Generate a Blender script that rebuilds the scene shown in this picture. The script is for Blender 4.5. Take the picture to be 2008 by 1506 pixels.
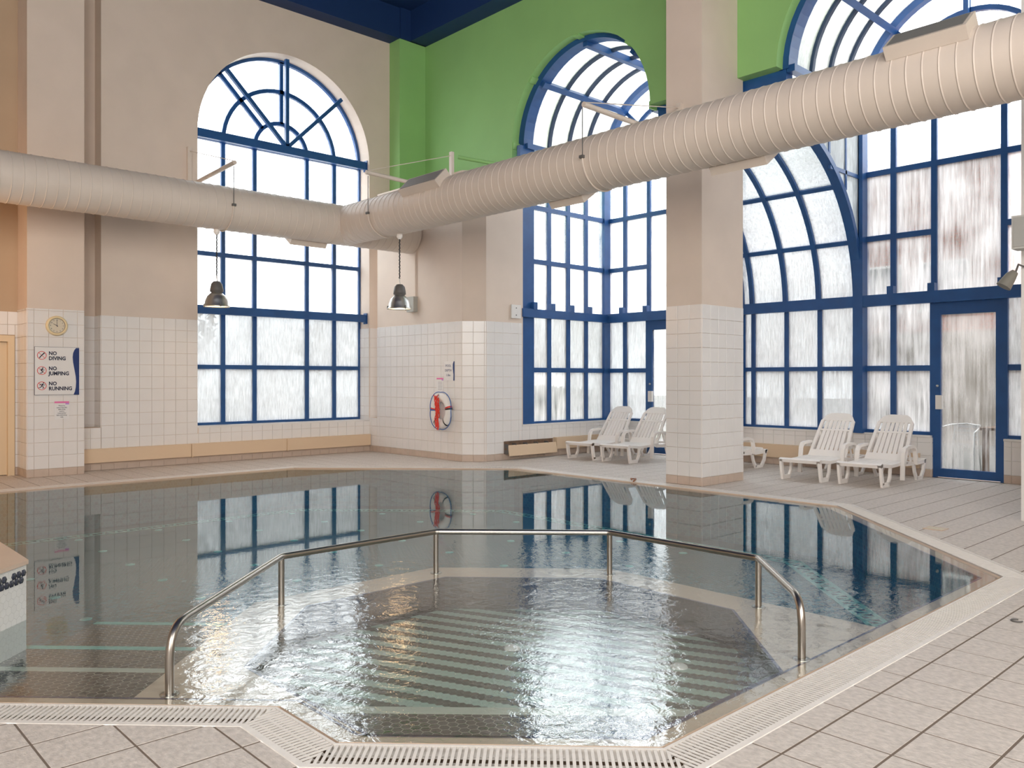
import bpy, math, random
from mathutils import Vector, Matrix
from mathutils.geometry import tessellate_polygon
random.seed(7)
PI = math.pi
S = bpy.context.scene
COL = S.collection
for o in list(bpy.data.objects):
    bpy.data.objects.remove(o)

# ------------------------------------------------------------------ camera
F, CX, HY = 1621.0, 1004.0, 741.0            # focal length and horizon in 2008x1506 pixels
cam_d = bpy.data.cameras.new('camera')
cam_d.sensor_width = 36.0
cam_d.lens = F / 2008.0 * 36.0
cam_d.shift_y = -(753.0 - HY) / 2008.0
cam_d.clip_end = 300
cam = bpy.data.objects.new('camera', cam_d)
cam.location = (0, 0, 1.5)
cam.rotation_euler = (PI / 2, 0, -math.radians(43.04))
COL.objects.link(cam)
S.camera = cam

# ------------------------------------------------------------------ world, exposure
w = bpy.data.worlds.new('overcast'); S.world = w; w.use_nodes = True
bgn = w.node_tree.nodes['Background']
bgn.inputs[0].default_value = (0.95, 0.975, 1.0, 1)
bgn.inputs[1].default_value = 6.4
S.view_settings.view_transform = 'Standard'
S.view_settings.look = 'None'
S.view_settings.gamma = 1.0
S.view_settings.use_curve_mapping = False
S.view_settings.exposure = 0.36
S.cycles.max_bounces = 10
S.cycles.diffuse_bounces = 6
S.cycles.glossy_bounces = 4
S.cycles.transmission_bounces = 6
S.cycles.transparent_max_bounces = 16
S.cycles.use_denoising = True
S.cycles.sample_clamp_indirect = 8.0

def portal(name, loc, rot, sx, sy):
    l = bpy.data.lights.new(name, 'AREA'); l.shape = 'RECTANGLE'; l.size = sx; l.size_y = sy
    l.cycles.is_portal = True
    o = bpy.data.objects.new(name, l); o.location = loc; o.rotation_euler = rot; COL.objects.link(o)

# added fill lights behind the viewer, standing in for unseen daylight
def arealight(name, loc, target, sx, sy, energy, col):
    l = bpy.data.lights.new(name, 'AREA'); l.shape = 'RECTANGLE'; l.size = sx; l.size_y = sy; l.energy = energy; l.color = col
    o = bpy.data.objects.new(name, l); o.location = loc; COL.objects.link(o)
    o.rotation_euler = (Vector(target) - Vector(loc)).to_track_quat('-Z', 'Y').to_euler()
arealight('rear_fill', (-4.2, -1.0, 5.0), (6, 11, 4.2), 6, 6, 820, (1.0, .965, .92))
arealight('front_fill', (3.5, -3.6, 5.0), (7, 11, 4.2), 6, 6, 440, (1.0, .965, .92))

# ------------------------------------------------------------------ materials
def new_mat(name):
    m = bpy.data.materials.new(name); m.use_nodes = True
    nt = m.node_tree; nt.nodes.clear()
    out = nt.nodes.new('ShaderNodeOutputMaterial')
    return m, nt, out
def node(nt, t, **kw):
    n = nt.nodes.new(t)
    for k, v in kw.items():
        if k == 'op': n.operation = v
        else: setattr(n, k, v)
    return n
def setin(n, **kw):
    for k, v in kw.items(): n.inputs[k.replace('_', ' ')].default_value = v
def P(name, col, rough=0.5, var=0.0, scale=6.0, bump=0.0, bscale=60.0, metal=0.0, spec=0.5, detail=4.0, stretch=None, coat=0.0):
    m, nt, out = new_mat(name)
    b = node(nt, 'ShaderNodeBsdfPrincipled')
    nt.links.new(b.outputs[0], out.inputs[0])
    b.inputs['Base Color'].default_value = (*col, 1)
    b.inputs['Roughness'].default_value = rough
    b.inputs['Metallic'].default_value = metal
    b.inputs['Specular IOR Level'].default_value = spec
    b.inputs['Coat Weight'].default_value = coat
    if var or bump:
        g = node(nt, 'ShaderNodeNewGeometry')
        src = g.outputs['Position']
        if stretch:
            mp = node(nt, 'ShaderNodeMapping'); mp.inputs['Scale'].default_value = stretch
            nt.links.new(src, mp.inputs[0]); src = mp.outputs[0]
    if var:
        n = node(nt, 'ShaderNodeTexNoise'); setin(n, Scale=scale, Detail=detail)
        nt.links.new(src, n.inputs['Vector'])
        r = node(nt, 'ShaderNodeMapRange')
        setin(r, From_Min=0.3, From_Max=0.7, To_Min=1.0 - var, To_Max=1.0 + var)
        nt.links.new(n.outputs[0], r.inputs[0])
        mx = node(nt, 'ShaderNodeVectorMath', op='SCALE'); mx.inputs[0].default_value = col
        nt.links.new(r.outputs[0], mx.inputs['Scale'])
        nt.links.new(mx.outputs[0], b.inputs['Base Color'])
    if bump:
        n2 = node(nt, 'ShaderNodeTexNoise'); setin(n2, Scale=bscale, Detail=5.0)
        nt.links.new(src, n2.inputs['Vector'])
        bp = node(nt, 'ShaderNodeBump'); setin(bp, Strength=bump, Distance=0.01)
        nt.links.new(n2.outputs[0], bp.inputs['Height'])
        nt.links.new(bp.outputs[0], b.inputs['Normal'])
    return m
def hexnodes(nt, size, rot=0.0, wall=False):
    g = node(nt, 'ShaderNodeNewGeometry'); gpos = g.outputs['Position']
    if wall:
        sx = node(nt, 'ShaderNodeSeparateXYZ'); nt.links.new(gpos, sx.inputs[0])
        sb = node(nt, 'ShaderNodeMath', op='MULTIPLY_ADD'); nt.links.new(sx.outputs[1], sb.inputs[0]); sb.inputs[1].default_value = wall; nt.links.new(sx.outputs[0], sb.inputs[2])
        cb = node(nt, 'ShaderNodeCombineXYZ'); nt.links.new(sb.outputs[0], cb.inputs[0]); nt.links.new(sx.outputs[2], cb.inputs[1]); gpos = cb.outputs[0]
    mp = node(nt, 'ShaderNodeMapping'); mp.vector_type = 'POINT'
    mp.inputs['Rotation'].default_value = (0, 0, rot); mp.inputs['Scale'].default_value = (1 / size, 1 / size, 0)
    rt = node(nt, 'ShaderNodeVectorRotate'); rt.rotation_type = 'Z_AXIS'; rt.inputs['Angle'].default_value = rot
    nt.links.new(gpos, rt.inputs['Vector'])
    mp.inputs['Rotation'].default_value = (0, 0, 0)
    nt.links.new(rt.outputs[0], mp.inputs[0])
    p = mp.outputs[0]
    s = (1.0, 1.7320508, 1.0); h = (0.5, 0.8660254, 0.5)
    def half(off):
        q = p
        if off:
            sb = node(nt, 'ShaderNodeVectorMath', op='SUBTRACT'); nt.links.new(q, sb.inputs[0]); sb.inputs[1].default_value = h; q = sb.outputs[0]
        dv = node(nt, 'ShaderNodeVectorMath', op='DIVIDE'); nt.links.new(q, dv.inputs[0]); dv.inputs[1].default_value = s
        fr = node(nt, 'ShaderNodeVectorMath', op='FRACTION'); nt.links.new(dv.outputs[0], fr.inputs[0])
        mu = node(nt, 'ShaderNodeVectorMath', op='MULTIPLY_ADD'); nt.links.new(fr.outputs[0], mu.inputs[0])
        mu.inputs[1].default_value = (1, 1.7320508, 0); mu.inputs[2].default_value = (-.5, -.8660254, 0)
        return mu.outputs[0]
    a, b = half(0), half(1)
    la = node(nt, 'ShaderNodeVectorMath', op='LENGTH'); nt.links.new(a, la.inputs[0])
    lb = node(nt, 'ShaderNodeVectorMath', op='LENGTH'); nt.links.new(b, lb.inputs[0])
    gt = node(nt, 'ShaderNodeMath', op='GREATER_THAN'); nt.links.new(la.outputs['Value'], gt.inputs[0]); nt.links.new(lb.outputs['Value'], gt.inputs[1])
    mix = node(nt, 'ShaderNodeMix', data_type='VECTOR'); nt.links.new(gt.outputs[0], mix.inputs['Factor'])
    nt.links.new(a, mix.inputs[4]); nt.links.new(b, mix.inputs[5])
    gv = mix.outputs[1]
    ab = node(nt, 'ShaderNodeVectorMath', op='ABSOLUTE'); nt.links.new(gv, ab.inputs[0])
    sp = node(nt, 'ShaderNodeSeparateXYZ'); nt.links.new(ab.outputs[0], sp.inputs[0])
    dt = node(nt, 'ShaderNodeVectorMath', op='DOT_PRODUCT'); nt.links.new(ab.outputs[0], dt.inputs[0]); dt.inputs[1].default_value = (.5, .8660254, 0)
    mx = node(nt, 'ShaderNodeMath', op='MAXIMUM'); nt.links.new(dt.outputs['Value'], mx.inputs[0]); nt.links.new(sp.outputs[0], mx.inputs[1])
    ce = node(nt, 'ShaderNodeVectorMath', op='SUBTRACT'); nt.links.new(p, ce.inputs[0]); nt.links.new(gv, ce.inputs[1])
    ln = node(nt, 'ShaderNodeVectorMath', op='LENGTH'); nt.links.new(gv, ln.inputs[0])
    return mx.outputs[0], ce.outputs[0], ln.outputs['Value']
def mixcol(nt, fac, c1, c2):
    m = node(nt, 'ShaderNodeMix', data_type='RGBA')
    nt.links.new(fac, m.inputs['Factor'])
    for i, c in ((6, c1), (7, c2)):
        if isinstance(c, tuple): m.inputs[i].default_value = (*c, 1)
        else: nt.links.new(c, m.inputs[i])
    return m.outputs[2]
def hex_mat(name, tile, grout, size, gw=0.07, var=0.35, rough=0.25, wall=False):
    m, nt, out = new_mat(name)
    b = node(nt, 'ShaderNodeBsdfPrincipled'); nt.links.new(b.outputs[0], out.inputs[0]); b.inputs['Roughness'].default_value = rough
    d, ce, ln = hexnodes(nt, size, 0.0, wall)
    gt = node(nt, 'ShaderNodeMath', op='GREATER_THAN'); nt.links.new(d, gt.inputs[0]); gt.inputs[1].default_value = .5 - gw
    wn = node(nt, 'ShaderNodeTexWhiteNoise'); nt.links.new(ce, wn.inputs['Vector'])
    c2 = tuple(min(1, c * (1 + 2 * var)) for c in tile); c1 = tuple(c * (1 - var) for c in tile)
    tc = mixcol(nt, wn.outputs['Value'], c1, c2)
    nt.links.new(mixcol(nt, gt.outputs[0], tc, grout), b.inputs['Base Color'])
    return m
def spa_mat():
    m, nt, out = new_mat('spa_mosaic')
    b = node(nt, 'ShaderNodeBsdfPrincipled'); nt.links.new(b.outputs[0], out.inputs[0]); b.inputs['Roughness'].default_value = .3
    d, ce, ln = hexnodes(nt, 0.046, math.radians(-113))
    sp = node(nt, 'ShaderNodeSeparateXYZ'); nt.links.new(ce, sp.inputs[0])
    ad = node(nt, 'ShaderNodeMath', op='ADD'); nt.links.new(sp.outputs[1], ad.inputs[0]); ad.inputs[1].default_value = 866.1
    dv = node(nt, 'ShaderNodeMath', op='DIVIDE'); nt.links.new(ad.outputs[0], dv.inputs[0]); dv.inputs[1].default_value = 0.8660254 * 4
    fr = node(nt, 'ShaderNodeMath', op='FRACT'); nt.links.new(dv.outputs[0], fr.inputs[0])
    lt = node(nt, 'ShaderNodeMath', op='LESS_THAN'); nt.links.new(fr.outputs[0], lt.inputs[0]); lt.inputs[1].default_value = .44
    hol = node(nt, 'ShaderNodeMath', op='GREATER_THAN'); nt.links.new(d, hol.inputs[0]); hol.inputs[1].default_value = .46
    dark = mixcol(nt, hol.outputs[0], (.035, .055, .05), (.12, .16, .14))
    lite = mixcol(nt, hol.outputs[0], (.40, .56, .49), (.34, .46, .41))
    nt.links.new(mixcol(nt, lt.outputs[0], lite, dark), b.inputs['Base Color'])
    return m
def pane_mat(name, lo, hi, seed, tint=(.93, .94, .94), vstretch=.25, sc=9.0, clear=.45, patch=0.0):
    m, nt, out = new_mat(name)
    g = node(nt, 'ShaderNodeNewGeometry')
    mp = node(nt, 'ShaderNodeMapping'); mp.inputs['Scale'].default_value = (1, 1, vstretch * .35); mp.inputs['Location'].default_value = (seed, seed * 2, seed * 3)
    nt.links.new(g.outputs['Position'], mp.inputs[0])
    n1 = node(nt, 'ShaderNodeTexNoise'); setin(n1, Scale=sc * 3.2, Detail=6.0, Roughness=.65); nt.links.new(mp.outputs[0], n1.inputs['Vector'])
    n2 = node(nt, 'ShaderNodeTexNoise'); setin(n2, Scale=1.3, Detail=2.0); nt.links.new(g.outputs['Position'], n2.inputs['Vector'])
    ad = node(nt, 'ShaderNodeMath', op='ADD'); nt.links.new(n1.outputs[0], ad.inputs[0]); nt.links.new(n2.outputs[0], ad.inputs[1])
    r = node(nt, 'ShaderNodeMapRange'); setin(r, From_Min=.75, From_Max=1.2, To_Min=lo, To_Max=hi); nt.links.new(ad.outputs[0], r.inputs[0])
    tr = node(nt, 'ShaderNodeBsdfTransparent'); tr.inputs[0].default_value = (clear, clear*1.02, clear*1.02, 1)
    tl = node(nt, 'ShaderNodeBsdfTranslucent'); 
    n3 = node(nt, 'ShaderNodeTexNoise'); setin(n3, Scale=sc * 6.0, Detail=5.0, Roughness=.7); nt.links.new(mp.outputs[0], n3.inputs['Vector'])
    r3 = node(nt, 'ShaderNodeMapRange'); setin(r3, From_Min=.3, From_Max=.66, To_Min=.66, To_Max=1.12); nt.links.new(n3.outputs[0], r3.inputs[0])
    sc3 = node(nt, 'ShaderNodeVectorMath', op='SCALE'); sc3.inputs[0].default_value = tint; nt.links.new(r3.outputs[0], sc3.inputs['Scale']); nt.links.new(sc3.outputs[0], tl.inputs[0])
    fac = r.outputs[0]
    if patch:                                   # places where the mist has run off
        n4 = node(nt, 'ShaderNodeTexNoise'); setin(n4, Scale=1.7, Detail=1.5); nt.links.new(g.outputs['Position'], n4.inputs['Vector'])
        r4 = node(nt, 'ShaderNodeMapRange'); setin(r4, From_Min=.60, From_Max=.66, To_Min=1.0, To_Max=1.0 - patch); nt.links.new(n4.outputs[0], r4.inputs[0])
        m4 = node(nt, 'ShaderNodeMath', op='MULTIPLY'); nt.links.new(fac, m4.inputs[0]); nt.links.new(r4.outputs[0], m4.inputs[1]); fac = m4.outputs[0]
    df = node(nt, 'ShaderNodeBsdfDiffuse'); df.inputs[0].default_value = (.8, .8, .8, 1)
    ms = node(nt, 'ShaderNodeMixShader'); ms.inputs[0].default_value = .22; nt.links.new(tl.outputs[0], ms.inputs[1]); nt.links.new(df.outputs[0], ms.inputs[2])
    mm = node(nt, 'ShaderNodeMixShader'); nt.links.new(fac, mm.inputs[0]); nt.links.new(tr.outputs[0], mm.inputs[1]); nt.links.new(ms.outputs[0], mm.inputs[2])
    gl = node(nt, 'ShaderNodeBsdfGlossy'); gl.inputs['Roughness'].default_value = .05
    m3 = node(nt, 'ShaderNodeMixShader'); m3.inputs[0].default_value = .0; nt.links.new(mm.outputs[0], m3.inputs[1]); nt.links.new(gl.outputs[0], m3.inputs[2])
    nt.links.new(m3.outputs[0], out.inputs[0])
    return m
def water_mat():
    m, nt, out = new_mat('water')
    g = node(nt, 'ShaderNodeNewGeometry')
    ds = node(nt, 'ShaderNodeVectorMath', op='DISTANCE'); nt.links.new(g.outputs['Position'], ds.inputs[0]); ds.inputs[1].default_value = (3.45, 3.45, 0)
    fo = node(nt, 'ShaderNodeMapRange'); fo.interpolation_type = 'SMOOTHERSTEP'; setin(fo, From_Min=1.75, From_Max=3.4, To_Min=1.0, To_Max=0.035); nt.links.new(ds.outputs['Value'], fo.inputs[0])
    n1 = node(nt, 'ShaderNodeTexNoise'); setin(n1, Scale=12.0, Detail=4.0, Roughness=.55, Distortion=.6); nt.links.new(g.outputs['Position'], n1.inputs['Vector'])
    n2 = node(nt, 'ShaderNodeTexNoise'); setin(n2, Scale=55.0, Detail=3.0); nt.links.new(g.outputs['Position'], n2.inputs['Vector'])
    # ripples thrown by the jet: finer and steeper in the middle of the spa
    sm = node(nt, 'ShaderNodeMapRange'); setin(sm, From_Min=.2, From_Max=1.5, To_Min=.30, To_Max=.02); nt.links.new(ds.outputs['Value'], sm.inputs[0])
    m2 = node(nt, 'ShaderNodeMath', op='MULTIPLY'); nt.links.new(n2.outputs[0], m2.inputs[0]); nt.links.new(sm.outputs[0], m2.inputs[1])
    ad = node(nt, 'ShaderNodeMath', op='ADD'); nt.links.new(n1.outputs[0], ad.inputs[0]); nt.links.new(m2.outputs[0], ad.inputs[1])
    hm = node(nt, 'ShaderNodeMath', op='MULTIPLY'); nt.links.new(ad.outputs[0], hm.inputs[0]); nt.links.new(fo.outputs[0], hm.inputs[1])
    n3 = node(nt, 'ShaderNodeTexNoise'); setin(n3, Scale=26.0, Detail=4.0, Distortion=1.2); nt.links.new(g.outputs['Position'], n3.inputs['Vector'])
    for jc, rad, amp in (((3.36, 3.62, 0), .42, 2.6), ((4.12, 2.92, 0), .13, 5.0)):      # water boiling up over the two inlets
        dj = node(nt, 'ShaderNodeVectorMath', op='DISTANCE'); nt.links.new(g.outputs['Position'], dj.inputs[0]); dj.inputs[1].default_value = jc
        fj = node(nt, 'ShaderNodeMapRange'); fj.interpolation_type = 'SMOOTHSTEP'; setin(fj, From_Min=0.0, From_Max=rad, To_Min=amp, To_Max=0.0); nt.links.new(dj.outputs['Value'], fj.inputs[0])
        mj = node(nt, 'ShaderNodeMath', op='MULTIPLY_ADD'); nt.links.new(n3.outputs[0], mj.inputs[0]); nt.links.new(fj.outputs[0], mj.inputs[1]); nt.links.new(hm.outputs[0], mj.inputs[2]); hm = mj
    bp = node(nt, 'ShaderNodeBump'); setin(bp, Strength=1.0, Distance=.0038); nt.links.new(hm.outputs[0], bp.inputs['Height'])
    fr = node(nt, 'ShaderNodeFresnel'); 
    io = node(nt, 'ShaderNodeMapRange'); setin(io, To_Min=3.4, To_Max=1/3.4); nt.links.new(g.outputs['Backfacing'], io.inputs[0]); nt.links.new(io.outputs[0], fr.inputs['IOR']); nt.links.new(bp.outputs[0], fr.inputs['Normal'])
    tr = node(nt, 'ShaderNodeBsdfTransparent'); tr.inputs[0].default_value = (.90, .97, .96, 1)
    gl = node(nt, 'ShaderNodeBsdfGlossy'); gl.inputs['Roughness'].default_value = 0.0; nt.links.new(bp.outputs[0], gl.inputs['Normal'])
    mx = node(nt, 'ShaderNodeMixShader'); nt.links.new(fr.outputs[0], mx.inputs[0]); nt.links.new(tr.outputs[0], mx.inputs[1]); nt.links.new(gl.outputs[0], mx.inputs[2])
    nt.links.new(mx.outputs[0], out.inputs[0])
    return m
def brick_mat():
    m, nt, out = new_mat('red_brickwork')
    b = node(nt, 'ShaderNodeBsdfPrincipled'); nt.links.new(b.outputs[0], out.inputs[0]); b.inputs['Roughness'].default_value = .85
    g = node(nt, 'ShaderNodeNewGeometry'); sp = node(nt, 'ShaderNodeSeparateXYZ'); nt.links.new(g.outputs['Position'], sp.inputs[0])
    cb = node(nt, 'ShaderNodeCombineXYZ'); nt.links.new(sp.outputs[1], cb.inputs[0]); nt.links.new(sp.outputs[2], cb.inputs[1])
    br = node(nt, 'ShaderNodeTexBrick'); setin(br, Scale=1.0, Mortar_Size=.012, Brick_Width=.225, Row_Height=.075)
    br.inputs['Color1'].default_value = (.46, .125, .07, 1); br.inputs['Color2'].default_value = (.38, .10, .06, 1); br.inputs['Mortar'].default_value = (.30, .25, .21, 1)
    nt.links.new(cb.outputs[0], br.inputs['Vector']); nt.links.new(br.outputs[0], b.inputs['Base Color'])
    return m
def emit(name, col, s):
    m, nt, out = new_mat(name); e = node(nt, 'ShaderNodeEmission'); e.inputs[0].default_value = (*col, 1); e.inputs[1].default_value = s
    nt.links.new(e.outputs[0], out.inputs[0]); return m

M = dict(
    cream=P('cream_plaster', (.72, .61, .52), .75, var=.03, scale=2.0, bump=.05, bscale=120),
    shaded=P('shade_tinted_plaster', (.50, .37, .25), .75, var=.03, scale=2.0),  # plaster colour darkened and warmed to imitate the dim, lamplit recess
    green=P('green_paint', (.29, .55, .19), .6, var=.03, scale=1.5),
    ceil=P('navy_paint', (.004, .03, .12), .6),
    tile=P('glazed_wall_tile', (.80, .78, .76), .22, var=.02, scale=3),
    grout=P('tile_grout', (.63, .59, .56), .8),
    skirt=P('beige_skirting_tile', (.56, .45, .37), .4, var=.05, scale=8),
    deck=P('beige_deck_tile', (.59, .535, .485), .5, var=.17, scale=45, bump=.5, bscale=120, stretch=(1, .6, 1), detail=8),
    joint=P('deck_joint', (.17, .13, .10), .9),
    rim=P('beige_rim_tile', (.62, .48, .37), .3, var=.04, scale=3),
    white=P('white_plastic', (.90, .86, .82), .35),
    grate=P('off_white_grate', (.74, .70, .65), .45, var=.05, scale=20),
    gutter=P('brown_gutter', (.11, .07, .04), .8),
    blue=P('blue_painted_metal', (.016, .085, .26), .38, var=.10, scale=5),
    blue_backlit=P('backlit_blue_metal', (.012, .035, .085), .5),  # frame blue with backlit darkness mixed into the colour, for vault ribs
    duct=P('cream_painted_duct', (.70, .61, .53), .45, var=.03, scale=3),
    grille=P('grey_air_grille', (.22, .21, .20), .5),
    steel=P('polished_steel', (.42, .39, .35), .30, metal=1.0),
    alu=P('brushed_aluminium', (.55, .55, .53), .38, metal=1.0),
    black=P('black_rubber', (.012, .012, .014), .5),
    dgrey=P('dark_grey_steel', (.12, .115, .11), .5),
    heater=P('cream_heater_enamel', (.72, .55, .38), .4),
    pool=hex_mat('teal_pool_mosaic', (.012, .095, .12), (.06, .17, .17), .05, .06, .3),
    step=hex_mat('charcoal_step_mosaic', (.035, .036, .033), (.34, .33, .27), .05, .045, .3),
    hexw=hex_mat('white_wall_mosaic', (.72, .72, .69), (.60, .60, .57), .05, .03, .02, wall=.42),
    stepw=hex_mat('charcoal_wall_mosaic', (.03, .032, .032), (.075, .075, .07), .05, .04, .3, wall=.6),
    poolw=hex_mat('teal_wall_mosaic', (.012, .095, .12), (.06, .17, .17), .05, .05, .3, wall=.6),
    spa=spa_mat(),
    turq=P('turquoise_mosaic', (.16, .55, .50), .3, var=.1, scale=30),
    nosing=P('pale_nosing', (.55, .58, .50), .35),
    navytile=P('navy_edge_tile', (.02, .02, .10), .3),
    water=water_mat(),
    pane=pane_mat('misted_glass', .45, 1.0, 1.3, tint=(.62, .63, .63), patch=.12),
    pane_mid=pane_mat('half_misted_glass', .30, .75, 2.7, tint=(.78, .78, .775), clear=.85),
    pane_hi=pane_mat('lightly_misted_glass', .10, .40, 4.1, clear=.95),
    pane_clear=pane_mat('streaked_glass', .12, .75, 7.7, tint=(.78, .78, .775), vstretch=.15, sc=7),
    pane_door=pane_mat('wet_door_glass', .0, .42, 5.2, tint=(.72, .70, .68), vstretch=.15, sc=7, clear=.57),
    pane_roof=pane_mat('milky_roof_glazing', .55, .85, 9.2, tint=(.80, .775, .77)),
    door=P('cream_door_paint', (.74, .58, .38), .5),
    sign=P('white_sign_board', (.78, .77, .76), .4),
    navy=P('sign_navy', (.006, .03, .16), .4),
    ink=P('sign_ink', (.012, .015, .05), .5),
    red=P('red_paint', (.70, .04, .03), .45),
    pink=P('pink_print', (.80, .18, .42), .5),
    gprint=P('grey_print', (.45, .45, .48), .6),
    violet=P('violet_print', (.55, .30, .70), .5),
    yellowed=P('yellowed_plastic', (.80, .66, .40), .4),
    dial=P('clock_dial', (.70, .62, .48), .5),
    buoy=P('white_buoy', (.80, .79, .77), .45),
    rope_r=P('red_rope', (.75, .05, .03), .7, bump=.4, bscale=200),
    rope_b=P('blue_rope', (.02, .12, .42), .7),
    brick=brick_mat(),
    render=P('pale_render', (.33, .28, .24), .85, var=.05),
    paving=P('outdoor_paving', (.22, .21, .195), .9, var=.12, scale=3),
    lawn=P('lawn_green', (.09, .15, .045), .95, var=.25, scale=20),
    leaf=P('hedge_leaf', (.05, .13, .04), .8, var=.3, scale=30),
    autumn=P('autumn_leaf', (.34, .20, .05), .8, var=.25, scale=30),
    bark=P('bark', (.13, .09, .06), .9),
    wood=P('weathered_wood', (.18, .11, .07), .8, var=.2, scale=20),
    wglass=P('dark_window_glass', (.07, .09, .11), .08),
    sill=P('white_sill', (.78, .76, .73), .4),
    bulb=emit('lamp_glass', (1.0, .72, .40), 3.0),
    copper=P('rusty_ring', (.30, .12, .05), .6),
)

# ------------------------------------------------------------------ geometry helpers
class MB:
    def __init__(s): s.v = []; s.f = []; s.sm = []
    def add(s, vs, fs, smooth=False):
        n = len(s.v); s.v += [tuple(v) for v in vs]
        s.f += [tuple(i + n for i in f) for f in fs]; s.sm += [smooth] * len(fs); return s
    def box(s, a, b):
        x0, y0, z0 = (min(p, q) for p, q in zip(a, b)); x1, y1, z1 = (max(p, q) for p, q in zip(a, b))
        return s.add([(x0,y0,z0),(x1,y0,z0),(x1,y1,z0),(x0,y1,z0),(x0,y0,z1),(x1,y0,z1),(x1,y1,z1),(x0,y1,z1)],
                     [(0,3,2,1),(4,5,6,7),(0,1,5,4),(1,2,6,5),(2,3,7,6),(3,0,4,7)])
    def obox(s, c, ax, ay, az, hx, hy, hz):
        c = Vector(c); ax, ay, az = Vector(ax).normalized()*hx, Vector(ay).normalized()*hy, Vector(az).normalized()*hz
        vs = [c+sx*ax+sy*ay+sz*az for sz in (-1,1) for sx,sy in ((-1,-1),(1,-1),(1,1),(-1,1))]
        return s.add(vs, [(0,3,2,1),(4,5,6,7),(0,1,5,4),(1,2,6,5),(2,3,7,6),(3,0,4,7)])
    def prism(s, poly, fn, d0, d1, smooth=False):      # poly in 2D, fn(u,v,d)->xyz
        n = len(poly)
        vs = [fn(u, v, d0) for u, v in poly] + [fn(u, v, d1) for u, v in poly]
        s.add(vs, [tuple(range(n))[::-1], tuple(range(n, 2*n))])
        s.add(vs, [(i, (i+1) % n, n+(i+1) % n, n+i) for i in range(n)], smooth)
        return s
    def flat(s, loops, fn, d):                          # tessellated polygon with holes
        pts = [p for l in loops for p in l]
        tris = tessellate_polygon([[Vector((u, v, 0)) for u, v in l] for l in loops])
        return s.add([fn(u, v, d) for u, v in pts], [tuple(t) for t in tris])
    def slab(s, loops, fn, d0, d1):
        s.flat(loops, fn, d0); s.flat(loops, fn, d1)
        for l in loops:
            n = len(l)
            s.add([fn(u, v, d0) for u, v in l] + [fn(u, v, d1) for u, v in l], [(i, (i+1) % n, n+(i+1) % n, n+i) for i in range(n)])
        return s
    def tube(s, path, r, n=10, closed=False):
        path = [Vector(p) for p in path]; rings = []; up = Vector((0, 0, 1)); m = len(path)
        prev = None
        for i, p in enumerate(path):
            if closed: t = path[(i+1) % m] - path[i-1]
            elif i == 0: t = path[1] - path[0]
            elif i == m-1: t = path[-1] - path[-2]
            else: t = (path[i+1]-p).normalized() + (p-path[i-1]).normalized()
            t.normalize()
            if prev is None:
                a = t.cross(up) if abs(t.z) < .95 else t.cross(Vector((1, 0, 0)))
            else: a = prev - t * prev.dot(t)
            a.normalize(); prev = a; b = t.cross(a)
            rr = r[i] if isinstance(r, (list, tuple)) else r
            k = 1.0
            if not closed and 0 < i < m-1:
                c = (path[i+1]-p).normalized().dot((p-path[i-1]).normalized()); k = 1.0
            rings.append([p + (a*math.cos(2*PI*j/n) + b*math.sin(2*PI*j/n))*rr*k for j in range(n)])
        vs = [v for g in rings for v in g]; fs = []
        for i in range(m if closed else m-1):
            for j in range(n):
                i2 = (i+1) % m
                fs.append((i*n+j, i*n+(j+1) % n, i2*n+(j+1) % n, i2*n+j))
        s.add(vs, fs, True)
        if not closed: s.add(vs, [tuple(range(n))[::-1], tuple(range((m-1)*n, m*n))])
        return s
    def lathe(s, prof, c, axis='z', n=28):              # profile of (r, h)
        vs = []; fs = []
        for r, h in prof:
            for j in range(n):
                a = 2*PI*j/n; x, y = r*math.cos(a), r*math.sin(a)
                vs.append({'z': (c[0]+x, c[1]+y, c[2]+h), 'x': (c[0]+h, c[1]+x, c[2]+y), 'y': (c[0]+x, c[1]+h, c[2]+y)}[axis])
        for i in range(len(prof)-1):
            for j in range(n): fs.append((i*n+j, i*n+(j+1) % n, (i+1)*n+(j+1) % n, (i+1)*n+j))
        return s.add(vs, fs, True)
    def strip(s, path, th, y0, y1):                     # flat bar bent along a path in the xz plane
        P2 = [Vector((x, z)) for x, z in path]; L = []; R = []
        for i, p in enumerate(P2):
            t = (P2[min(i+1, len(P2)-1)] - P2[max(i-1, 0)]).normalized(); nn = Vector((-t.y, t.x))
            L.append(p+nn*th/2); R.append(p-nn*th/2)
        n = len(P2); vs = []
        for y in (y0, y1): vs += [(p.x, y, p.y) for p in L] + [(p.x, y, p.y) for p in R]
        fs = []
        for i in range(n-1):
            fs += [(i, i+1, n+i+1, n+i)[::-1], (2*n+i, 2*n+i+1, 3*n+i+1, 3*n+i), (i, i+1, 2*n+i+1, 2*n+i), (n+i, n+i+1, 3*n+i+1, 3*n+i)[::-1]]
        fs += [(0, n, 3*n, 2*n), (n-1, 2*n-1, 4*n-1, 3*n-1)[::-1]]
        return s.add(vs, fs)
    def mesh(s, name, mat, off=(0, 0, 0)):
        me = bpy.data.meshes.new(name)
        ox, oy, oz = off
        me.from_pydata([(x-ox, y-oy, z-oz) for x, y, z in s.v], [], s.f)
        me.polygons.foreach_set('use_smooth', s.sm)
        if mat is not None: me.materials.append(M[mat] if isinstance(mat, str) else mat)
        me.update()
        return me
def fix_normals(me):
    import bmesh
    b = bmesh.new(); b.from_mesh(me); bmesh.ops.recalc_face_normals(b, faces=b.faces); b.to_mesh(me); b.free()
def link(name, me, parent=None, loc=(0, 0, 0)):
    o = bpy.data.objects.new(name, me); COL.objects.link(o); o.location = loc
    if parent is not None: o.parent = parent
    return o
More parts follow.
